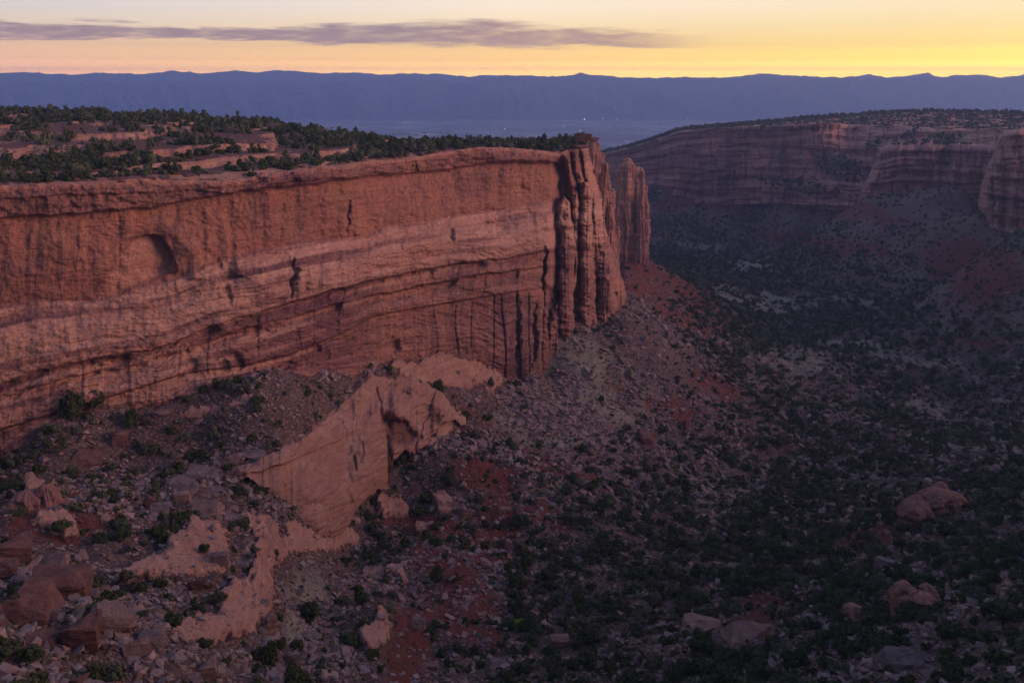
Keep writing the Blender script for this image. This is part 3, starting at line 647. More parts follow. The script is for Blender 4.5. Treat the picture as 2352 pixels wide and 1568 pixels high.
# ------------------------------------------------------------------ mesa across the canyon
TA = L([(1300, 366), (1370, 356), (1450, 340), (1520, 318), (1560, 303), (1620, 297), (1700, 292), (1800, 290), (1900, 284), (2000, 292), (2352, 302), (3300, 320)])
BA = L([(1300, 390), (1370, 402), (1420, 416), (1500, 434), (1600, 456), (1750, 452), (1850, 462), (1950, 468), (2200, 466), (3300, 520)])
RA = smooth_line([(1300, 1560), (1370, 1500), (1560, 1340), (1800, 1270), (2000, 1220), (2200, 1180), (2500, 1050), (3300, 700)], 120)
SK = L([(1300, 362), (1370, 351), (1450, 334), (1520, 312), (1560, 297), (1620, 290), (1700, 284), (1800, 275), (1860, 269), (1960, 263), (2000, 258), (2150, 253), (2352, 259), (3300, 270)])
def relief(name, PX, PY, R, mat, mask, back=0):
    hx, hy, t = ray(PX, PY); X, Y, Z = hx*R, hy*R, t*R
    o = mesh_np(name, np.stack([X, Y, Z], -1).reshape(-1, 3), gridfaces(*X.shape, flip=True), mat, {'mask': mask.reshape(-1, 3)})
    return tag(o, kind='structure'), X, Y, Z
def wall_detail(px, py, top, bot, seed, a=1.3):
    t = (py-top)/(bot-top); s = seed
    o = 5*fbm(px*.012, py*.01, s+.3, 3)
    o += 4.4*np.tanh(2.5*fbm(px*.004, t*8+s, 2.2, 4, .6))
    v, d, f = cells1d(px, 26, int(s*10)+3, .5*fbm(px*.02, py*.02, s, 2)); o += 5*v*sst(.1, .3, t)-2.5*(1-sst(0, 3, d))
    o += 2.0*(ridged(px*.05, py*.008, s+.5, 3)-1)
    o += 14*t+2*fbm(px*.05, py*.07, s, 3)
    return a*o
def build_right():
    px = np.concatenate([np.arange(1300, 2420, 2.0), np.arange(2424, 3300, 12.0)]); v = np.linspace(0, 1, 120)[:, None]
    top = TA(px)[None, :]+2*fbm(px*.03, px*0, 0, 3); bot = BA(px)[None, :]+16
    PY = top+(bot-top)*v; PX = np.broadcast_to(px, PY.shape)
    off = wall_detail(PX, PY, top, bot, .7)
    # a deep dark recess left of the pale bench, and the sloping bench itself
    bench = blob(PX, PY, 2130, 312, 260, 22, 0, .4)
    off -= 60*(1-v)**1.5*sst(1880, 1960, PX)
    off += 10*blob(PX, PY, 1600, 370, 60, 60, 0, .8)-12*blob(PX, PY, 1890, 350, 30, 60, 0, .6)
    R = RA(PX)-off
    n = fbm(PX*.02, PY*.05, 3.1, 4)
    pale = np.clip(.15+.5*np.tanh(2.5*fbm(PX*.004, (PY-TA(PX))*.06, 4.4, 4))+bench+.7*sst(1830, 1960, PX)*sst(-.3, .3, n)+.45*sst(395, 420, PY)*(PX > 1750)+.4*sst(.1, .5, n), 0, 1)
    var = np.clip(.7*sst(-.15, .4, fbm(PX*.015, PY*.006, 1.9, 3)+.15)*(1-sst(1880, 1960, PX))+.6*blob(PX, PY, 1640, 410, 60, 40, 0, .5), 0, 1)
    mask = np.stack([pale, var, 0*pale+.1], -1)
    o, X, Y, Z = relief('far_cliff', PX, PY, R, M_farcliff, mask)
    # terraces above it up to the skyline
    v2 = np.linspace(0, 1, 60)[:, None]
    sk = SK(px)[None, :]+1.5*fbm(px*.02+5, px*0, 0, 3)
    PY2 = top+(np.minimum(sk, top-3)-top)*v2; PX2 = np.broadcast_to(px, PY2.shape)
    stp = np.floor(v2*6+.8*fbm(px*.02, px*0+1, 0, 3)); frac = v2*6+.8*fbm(px*.02, px*0+1, 0, 3)-stp
    R0 = R[0:1]; R2 = R0+(stp+sst(.0, .7, frac))/6*270+v2*3
    R2 = np.maximum(R2, R0)
    R2[0] = R0[0]
    PYx = np.concatenate([PY2, PY2[-1:]+3, PY2[-1:]+40, PY2[-1:]+90]); PXx = np.concatenate([PX2, PX2[-1:], PX2[-1:], PX2[-1:]]); Rx = np.concatenate([R2, R2[-1:]+90, R2[-1:]+160, R2[-1:]+260])
    n = fbm(PXx*.02, PYx*.2, 0, 4)
    mask = np.stack([np.clip(.5+n, 0, 1), np.clip(.2-n, 0, 1)*.6, .1+0*n], -1)
    relief('far_mesa_terrain', PXx, PYx, Rx, M_ground, mask)
    # rounded buttresses standing in front
    for nm, eL, xr, topl, botl, R0, sd in [
        ('middle', L([(300, 2040), (325, 2046), (340, 2020), (395, 1999), (420, 1983), (453, 1976), (500, 1972)]), 2310, L([(1960, 345), (2019, 342), (2053, 331), (2124, 326), (2183, 327), (2259, 334), (2320, 340)]), L([(1960, 462), (2036, 468), (2078, 462), (2300, 470)]), 1060, 1.7),
        ('right', L([(290, 2312), (306, 2305), (374, 2271), (424, 2254), (470, 2246), (504, 2256), (560, 2262)]), 2800, L([(2230, 312), (2305, 304), (2352, 297), (2500, 300), (2800, 310)]), L([(2230, 500), (2259, 508), (2352, 530), (2800, 580)]), 890, 2.9)]:
        s = np.linspace(0, 1, 240)[None, :]**1.3; v = np.linspace(0, 1, 110)[:, None]
        PX = eL(400)+(xr-eL(400))*s+0*v
        for it in range(5):
            t = topl(PX); b = botl(PX)+14; PY = t+(b-t)*v; PX = eL(PY)+(xr-eL(PY))*s
        off = wall_detail(PX, PY, topl(PX), botl(PX), sd, 1.25)+9*(ridged(PX*.018+sd, PY*.003, 0, 2)-1)
        e = np.clip(1-(PX-eL(PY)-6*fbm(PY*.05, PX*.02, sd, 3))/24, 0, 1); R = R0-off+45*(1-np.sqrt(1-e**2*.999))
        te = np.clip(1-v/.07, 0, 1); R = R+30*(1-np.sqrt(1-te**2*.999))
        R = R+18*blob(PX, PY, 2175, 360, 16, 34, 8, .5)+8*blob(PX, PY, 2240, 350, 8, 30, 0, .5)
        n = fbm(PX*.02, PY*.04, sd, 4)
        mask = np.stack([np.clip(.65+.5*n+.4*te, 0, 1), np.clip(.25+.7*fbm(PX*.03, PY*.008, sd, 3), 0, 1)*(1-te), .1+0*n], -1)
        # carry the edges back so the buttress is solid
        PXe = np.concatenate([PX[:, :1], PX], 1); PYe = np.concatenate([PY[:, :1], PY], 1); Re = np.concatenate([R[:, :1]+160, R], 1)
        mk = np.concatenate([mask[:, :1], mask], 1)
        PXe = np.concatenate([PXe[:1], PXe], 0); PYe = np.concatenate([PYe[:1]-2, PYe], 0); Re = np.concatenate([Re[:1]+170, Re], 0); mk = np.concatenate([mk[:1], mk], 0)
        relief('far_cliff_buttress', PXe, PYe, Re, M_farcliff, mk)
build_right()

# ------------------------------------------------------------------ spires and fins: clusters of joined columns
def cluster(name, cols, zb, label, seed, nth=150, nz=170, mask=(.45, .3, .35), strata=.5):
    """cols: (x, y, radius at foot, radius near top, top level)"""
    ztop = max(c[4] for c in cols); cx = np.mean([c[0] for c in cols]); cy = np.mean([c[1] for c in cols])
    # one closed surface per column, joined in a single mesh
    Vs, Fs, n0 = [], [], 0
    for i, (x, y, rb, rt, zt) in enumerate(cols):
        th = np.linspace(0, 2*pi, nth, endpoint=False)[None, :]; v = np.linspace(0, 1, nz)[:, None]
        z = zb+(zt-zb)*v
        rad = rb+(rt-rb)*v**1.5
        dome = np.sqrt(np.clip(1-np.clip((z-(zt-rt*1.1))/(rt*1.1), 0, 1)**2.2, 0, 1))
        rad = rad*dome
        nn = fbm(np.cos(th)*1.4+seed+i*3, np.sin(th)*1.4, z*.02, 4)
        grv = ridged(np.cos(th)*1.3+i*2.7, np.sin(th)*1.3+seed, z*.012, 3)
        bed = fbm(z*.22+seed, np.cos(th)*.6, np.sin(th)*.6+i, 3)
        rad = rad*(1+.30*nn+.20*(grv-1))+strata*1.2*np.tanh(2.5*bed)*np.minimum(1, rad/3)
        X = x+np.cos(th)*rad+1.8*fbm(z*.03+i, 0*th, 0, 3); Y = y+np.sin(th)*rad; Z = z+0*th
        V = np.stack([X, Y, Z], -1).reshape(-1, 3)
        f = gridfaces(nz, nth); a = np.arange(nz-1)*nth
        f2 = np.stack([a+nth-1, a, a+nth, a+2*nth-1], -1)
        Vs.append(V); Fs.append(np.concatenate([f, f2])+n0); n0 += len(V)
    V = np.concatenate(Vs); mk = np.tile(np.array(mask, float), (len(V), 1))
    mk[:, 1] = np.clip(mask[1]+.6*fbm(V[:, 0]*.05, V[:, 1]*.05, V[:, 2]*.012, 3), 0, 1)
    o = mesh_np(name, V-np.array([cx, cy, zb]), np.concatenate(Fs), M_cliff, {'mask': mk})
    o.location = (cx, cy, zb)
    if label: tag(o, label, 'rock spire')
    return o
def at(px, py, r):
    hx, hy, t = ray(px, py); return hx*r, hy*r, t*r
def colspec(px, r, wb, wt, pytop, dr=0):
    """column seen at view column px: foot half-width / top half-width in view units"""
    x, y, z = at(px, pytop, r+dr); k = (r+dr)/F*1.02
    return (x, y, wb*k, wt*k, z)
RS = 690.0
zb = -141
cluster('rock_spire', [colspec(1440, RS, 27, 16, 370), colspec(1444, RS, 24, 9, 362, 6), colspec(1467, RS, 21, 12, 382, 3), colspec(1484, RS, 12, 5, 426, 4), colspec(1429, RS, 17, 6, 408, -4), colspec(1474, RS, 14, 5, 446, -6), colspec(1419, RS, 10, 4, 450, -6)], zb,
        'freestanding cluster of fluted sandstone spires beyond the tip of the left cliff', 1.1)
cluster('rock_fin', [colspec(1408, 640, 9, 5, 436), colspec(1418, 645, 8, 5, 520)], zb, 'thin low rock pinnacle squeezed between the tall fin and the freestanding spires', 4.2)
RF = 575.0
cluster('rock_fin', [colspec(1364, RF, 40, 10, 322), colspec(1378, RF, 30, 7, 350, 4), colspec(1392, RF, 26, 7, 395, -3), colspec(1404, RF, 22, 8, 440, 2), colspec(1350, RF, 26, 12, 326, 8), colspec(1385, RF, 18, 6, 372, -12), colspec(1398, RF, 16, 6, 470, -12)], -136,
        'tall capped sandstone fin just behind the tip of the left cliff', 2.3)

# ------------------------------------------------------------------ the valley and the mountains
m = NT('valley_farmland')
v1 = m.voro((.0022, .0034, 0), 'F1', 'Color', .75); v2 = m.voro((.0065, .009, 0), 'F1', 'Color', .8)
s1 = m.n.new('ShaderNodeSeparateColor'); m.l.new(v1, s1.inputs[0]); s2 = m.n.new('ShaderNodeSeparateColor'); m.l.new(v2, s2.inputs[0])
c = m.mix(s1.outputs[0], (.07, .12, .07), (.42, .38, .32)); c = m.mix(m.rng(s2.outputs[0], .3, .9, 0, .7), c, (.06, .10, .055))
c = m.mix(m.rng(s2.outputs[1], .86, .9), c, (.5, .48, .46))
ed = m.voro((.0022, .0034, 0), 'DISTANCE_TO_EDGE', rnd=.75); c = m.mix(m.rng(ed, .0, .03, .8, 0), c, (.02, .03, .02))
c = m.mix(m.rng(m.noise((.0006, .0012, 0), det=5), .45, .6), c, (.15, .13, .11))
M_valley = m.done(c)
A2, R2 = np.meshgrid(np.radians(np.linspace(-60, 60, 160)), np.geomspace(1500, 13000, 60))
ZV = -420.0
mesh_np('valley_field', np.stack([np.sin(A2)*R2, np.cos(A2)*R2, ZV+6*fbm(A2*6, R2*.0004, 0, 3)], -1).reshape(-1, 3), gridfaces(*A2.shape, flip=True), M_valley)['kind'] = 'structure'
m = NT('mountain_slope')
M_mount = m.done(m.mix(m.noise(.002, det=6), (.03, .03, .035), (.09, .08, .08)))
SKM = L([(-900, 168), (-60, 166), (0, 168), (60, 165), (120, 170), (180, 171), (240, 166), (330, 170), (400, 162), (470, 168), (540, 161), (590, 167), (640, 160), (700, 165), (740, 168), (830, 166), (880, 172), (920, 168), (1000, 170), (1080, 176), (1120, 172), (1200, 172), (1260, 176), (1300, 174), (1335, 166), (1360, 173), (1385, 171), (1420, 177), (1500, 178), (1540, 178), (1570, 176), (1650, 178), (1700, 174), (1745, 168), (1800, 172), (1900, 178), (1950, 176), (2000, 170), (2040, 178), (2100, 172), (2130, 166), (2160, 176), (2250, 170), (2300, 177), (2352, 170), (3200, 172)])
FRC = L([(-900, 190), (0, 187), (300, 186), (600, 186), (740, 188), (860, 182), (960, 176), (1010, 186), (1070, 190), (1150, 176), (1220, 174), (1330, 181), (1500, 179), (1800, 176), (2000, 178), (2200, 178), (3200, 180)])
def mountains(nm, crest, basepy, Rf, Rb, seed, amp):
    px = np.arange(-900, 3300, 3.0); v = np.linspace(0, 1, 70)[:, None]
    top = crest(px)[None, :]+2.4*fbm(px*.04, px*0+seed, 0, 6, .6)-2.6*np.abs(fbm(px*.011, px*0+seed+3, 0, 5))+1.2
    hx, hy, t0 = ray(px, top); zt = t0*Rb
    gul = ridged(px*.011+seed+.5*fbm(px*.01, v*2, 0, 3), v*1.6, 0, 5)
    prof = .30*v+.70*sst(.25, 1, v)
    Rr = Rf+(Rb-Rf)*v-amp*(.6+.8*sst(-.4,.4,fbm(px*.006, px*0+seed, 0, 3)))*(gul-1)*np.sin(np.clip(v, 0, 1)*pi)**.7
    Zm = ZV-3+(zt-(ZV-3))*prof+40*fbm(px*.02+seed, v*4, 0, 3)*np.sin(v*pi)
    X = hx*Rr; Y = hy*Rr
    X = np.concatenate([X, hx*(Rr[-1:]+400)]); Y = np.concatenate([Y, hy*(Rr[-1:]+400)]); Zm = np.concatenate([Zm, Zm[-1:]-400])
    o = mesh_np(nm, np.stack([X, Y, Zm], -1).reshape(-1, 3), gridfaces(*X.shape, flip=True), M_mount); o['kind'] = 'structure'
mountains('mountain_front', FRC, 258, 9600, 10800, 3.1, 220)
mountains('mountain_ridge', SKM, 258, 11400, 12600, 8.3, 220)

# ------------------------------------------------------------------ templates : rocks
def rock_bm(seed, dims=(1, .8, .6), npts=16, hero=False, blocky=.5):
    rs = np.random.RandomState(seed); bm = bmesh.new()
    P = rs.normal(size=(npts, 3)); P /= np.linalg.norm(P, axis=1)[:, None]
    P = np.sign(P)*np.abs(P)**(1-blocky*.85); P /= np.abs(P).max(0)
    for p in P*(.88+.12*rs.rand(npts, 1))*np.array(dims): bm.verts.new(p)
    r = bmesh.ops.convex_hull(bm, input=bm.verts)
    bmesh.ops.delete(bm, geom=list({g for g in r['geom_interior']+r['geom_unused'] if isinstance(g, bmesh.types.BMVert)}), context='VERTS')
    if hero:
        bmesh.ops.dissolve_limit(bm, angle_limit=math.radians(14), verts=bm.verts, edges=bm.edges)
        bmesh.ops.bevel(bm, geom=bm.edges[:], offset=.03*min(dims), segments=2, affect='EDGES', profile=.6)
        bmesh.ops.triangulate(bm, faces=bm.faces)
        for k in range(3):
            le = [e for e in bm.edges if e.calc_length() > .16]
            if le: bmesh.ops.subdivide_edges(bm, edges=le, cuts=1)
            bmesh.ops.triangulate(bm, faces=bm.faces)
        bm.normal_update()
        co = np.array([v.co[:] for v in bm.verts]); no = np.array([v.normal[:] for v in bm.verts])
        d = .035*fbm(co[:, 0]*2.2+seed, co[:, 1]*2.2, co[:, 2]*2.2, 4)+.035*perlin(co[:, 0]*.8, co[:, 1]*.8+seed, co[:, 2]*9)
        for v, c in zip(bm.verts, co+no*d[:, None]): v.co = c
    return bm
def bm_arrays(bm):
    bmesh.ops.triangulate(bm, faces=bm.faces); bm.verts.index_update()
    V = np.array([v.co[:] for v in bm.verts]); Fc = np.array([[v.index for v in f.verts] for f in bm.faces]); return V, Fc
def bm_mesh(name, bm, mat, smooth=False):
    me = bpy.data.meshes.new(name); bm.to_mesh(me); bm.free(); me.materials.append(mat)
    if smooth: me.polygons.foreach_set('use_smooth', [True]*len(me.polygons))
    return me
kinds = {}
for i in range(4):
    for mk, mat in (('red', M_b_red), ('pale', M_b_pale), ('grey', M_b_grey)):
        kinds[('block', mk, i)] = bm_mesh('boulder', rock_bm(20+i, (1, .8, .62), 13, True, .75), mat)
        kinds[('round', mk, i)] = bm_mesh('boulder', rock_bm(40+i, (1, .82, .66), 20, True, .45), mat)
        kinds[('slab', mk, i)] = bm_mesh('boulder', rock_bm(60+i, (1, .68, .2), 15, True, .6), mat)
        kinds[('tall', mk, i)] = bm_mesh('boulder', rock_bm(80+i, (.5, .34, 1), 10, True, .7), mat)

# ------------------------------------------------------------------ templates : juniper
def leaf_cloud(seed, nl, leaf, low=False, lobes=7):
    """crown of a juniper about 2 units wide: leaf sprays spread through several clumps"""
    rs = np.random.RandomState(seed)
    C = []
    for k in range(lobes):
        a = rs.rand()*2*pi; rr = .72*math.sqrt(rs.rand()) if k else 0
        C.append((rr*cos(a), rr*sin(a)*.85, (.3+.85*rs.rand()*(1-.45*rr)) if not low else .2+.25*rs.rand(), (.24+.24*rs.rand())*(1.35 if lobes < 5 else 1)))
    C = np.array(C); 
    k = rs.randint(0, len(C), nl); d = rs.normal(size=(nl, 3)); d /= np.linalg.norm(d, axis=1)[:, None]
    d[:, 2] = np.abs(d[:, 2])*np.where(rs.rand(nl) < .72, 1, -1)
    rad = C[k, 3]*(.7+.5*rs.rand(nl)**1.5)
    P = C[k, :3]+d*rad[:, None]*np.array([1, 1, .85 if not low else .6])
    keep = P[:, 2] > .02; P = P[keep]; d = d[keep]; n = len(P)
    nrm = d+.7*rs.normal(size=(n, 3)); nrm /= np.linalg.norm(nrm, axis=1)[:, None]
    t = np.cross(nrm, rs.normal(size=(n, 3))); t /= np.linalg.norm(t, axis=1)[:, None]; b = np.cross(nrm, t)
    s = leaf*(.6+.8*rs.rand(n))[:, None]
    V = np.stack([P-t*s, P-b*s*.7, P+t*s*1.15, P+b*s*.7], 1).reshape(-1, 3)
    Fq = np.arange(n*4).reshape(n, 4)
    # dark heart of the clumps, so that the crown is not see-through
    bm = bmesh.new(); 
    for c in C:
        r = bmesh.ops.create_icosphere(bm, subdivisions=1, radius=c[3]*.74)
        for v in r['verts']: v.co = Vector((v.co.x*(1+.25*rs.randn()*.6)+c[0], v.co.y*(1+.15*rs.randn())+c[1], v.co.z*(.8 if not low else .55)*(1+.15*rs.randn())+c[2]))
    Vb, Fb = bm_arrays(bm); bm.free()
    Fb4 = np.concatenate([Fb, Fb[:, 2:3]], 1)
    return V, Fq, Vb, Fb
def cloud_mesh(name, cl, mat):
    V, Fq, Vb, Fb = cl; n = len(V)
    me = bpy.data.meshes.new(name)
    allV = np.concatenate([V, Vb]).astype(np.float32)
    me.vertices.add(len(allV)); me.vertices.foreach_set('co', allV.ravel())
    li = np.concatenate([Fq.ravel(), (Fb+n).ravel()]).astype(np.int32)
    me.loops.add(len(li)); me.loops.foreach_set('vertex_index', li)
    tot = np.concatenate([np.full(len(Fq), 4), np.full(len(Fb), 3)]).astype(np.int32)
    me.polygons.add(len(tot)); me.polygons.foreach_set('loop_start', np.concatenate([[0], np.cumsum(tot)[:-1]]).astype(np.int32)); me.polygons.foreach_set('loop_total', tot)
    me.update(calc_edges=True); me.materials.append(mat); return me
def limb(bm, p0, p1, r0, r1, n=6):
    p0, p1 = Vector(p0), Vector(p1); d = (p1-p0).normalized(); a = d.orthogonal().normalized(); b = d.cross(a)
    A = [bm.verts.new(p0+(a*cos(2*pi*i/n)+b*sin(2*pi*i/n))*r0) for i in range(n)]
    B = [bm.verts.new(p1+(a*cos(2*pi*i/n)+b*sin(2*pi*i/n))*r1) for i in range(n)]
    for i in range(n): bm.faces.new((A[i], A[(i+1) % n], B[(i+1) % n], B[i]))
    bm.faces.new(B)
def trunk_mesh(seed, mat=M_bark, dead=False):
    rs = random.Random(seed); bm = bmesh.new()
    limb(bm, (0, 0, -.25), (.05, .03, .25), .10, .075); 
    def grow(p, d, r, ln, dep):
        q = p+d*ln; limb(bm, p, q, r, r*.62)
        if dep: 
            for k in range(3 if dead else 2):
                nd = (d+Vector((rs.uniform(-.8, .8), rs.uniform(-.8, .8), rs.uniform(-.1, .6)))).normalized(); grow(q, nd, r*.6, ln*.72, dep-1)
    for k in range(4):
        a = k*1.6+rs.random(); grow(Vector((.05, .03, .2)), Vector((cos(a)*.6, sin(a)*.6, .8)).normalized(), .055, .38, 3 if dead else 2)
    return bm_mesh('trunk', bm, mat)
NT_ = 6
crowns = [cloud_mesh('crown', leaf_cloud(100+i, 1100, .085, low=(i >= 4), lobes=13), M_leaf) for i in range(NT_)]
sages = [cloud_mesh('crown', leaf_cloud(120+i, 700, .085, low=True, lobes=8), M_sage) for i in range(2)]
trunks = [trunk_mesh(i) for i in range(3)]
crown_green = cloud_mesh('crown', leaf_cloud(140, 900, .08, lobes=8), M_green)
protos = []
for i in range(NT_+2):
    e = bpy.data.objects.new('juniper_tree' if i < NT_ else 'sage_bush', None)
    c = bpy.data.objects.new('crown', crowns[i] if i < NT_ else sages[i-NT_]); c.parent = e
    t = bpy.data.objects.new('trunk', trunks[i % 3]); t.parent = e
    protos.append(e)
def place_tree(kind, loc, wid, hgt, rot, label, cat, group=None, crown=None, name=None, lean=(0, 0)):
    src = protos[kind]; e = src.copy(); COL.objects.link(e); e.location = loc
    if name: e.name = name
    e.scale = (wid, wid, hgt); e.rotation_euler = (lean[0], lean[1], rot)
    for ch in src.children:
        c = ch.copy(); c.parent = e; COL.objects.link(c)
        if crown and ch.name.startswith('crown'): c.data = crown
    tag(e, label, cat, group); return e

# ------------------------------------------------------------------ meeting the ground
def hit(px, py, rmin=105, rmax=1500, fn=None):
    rs = np.geomspace(rmin, rmax, 700); hx, hy, t = ray(px, py)
    z = (fn or gheight)(hx*rs, hy*rs); d = t*rs-z
    k = np.where(d < 0)[0]
    k = k[0] if len(k) else 699
    r = rs[max(k, 1)-1]+(rs[k]-rs[max(k, 1)-1])*.5
    return float(hx*r), float(hy*r), float(z[k]), float(r)
def boulder(kind, colr, i, px, py, w, h, label, rz=None, tilt=None, group=None, fn=None, sink=.25, name='boulder'):
    x, y, z, r = hit(px, py+h*.35, fn=fn); dist = math.sqrt(r*r+z*z); k = dist/F
    W_ = w*k/2*1.08; o = bpy.data.objects.new(name, kinds[(kind, colr, i % 4)]); COL.objects.link(o)
    H_ = max(h*k/2, .2*W_)*1.25
    bz = {'block': .62, 'round': .66, 'slab': .2, 'tall': 1}[kind]; bx = .5 if kind == 'tall' else 1
    if kind in ('slab',): H_ = min(H_, W_*.34)
    if kind == 'round': H_ = min(H_, W_*.72)
    o.scale = (W_/bx, W_/bx, H_/bz if kind in ('block', 'round', 'tall') else max(H_, .25*W_)/bz*.7)
    rs = random.Random(int(px*7+py)); 
    o.rotation_euler = (tilt[0] if tilt else rs.uniform(-.2, .2), tilt[1] if tilt else rs.uniform(-.2, .2), rz if rz is not None else rs.uniform(-.4, .4))
    o.location = (x, y, z+H_*(1-2*sink)*.8); tag(o, label, 'boulder', group); return o
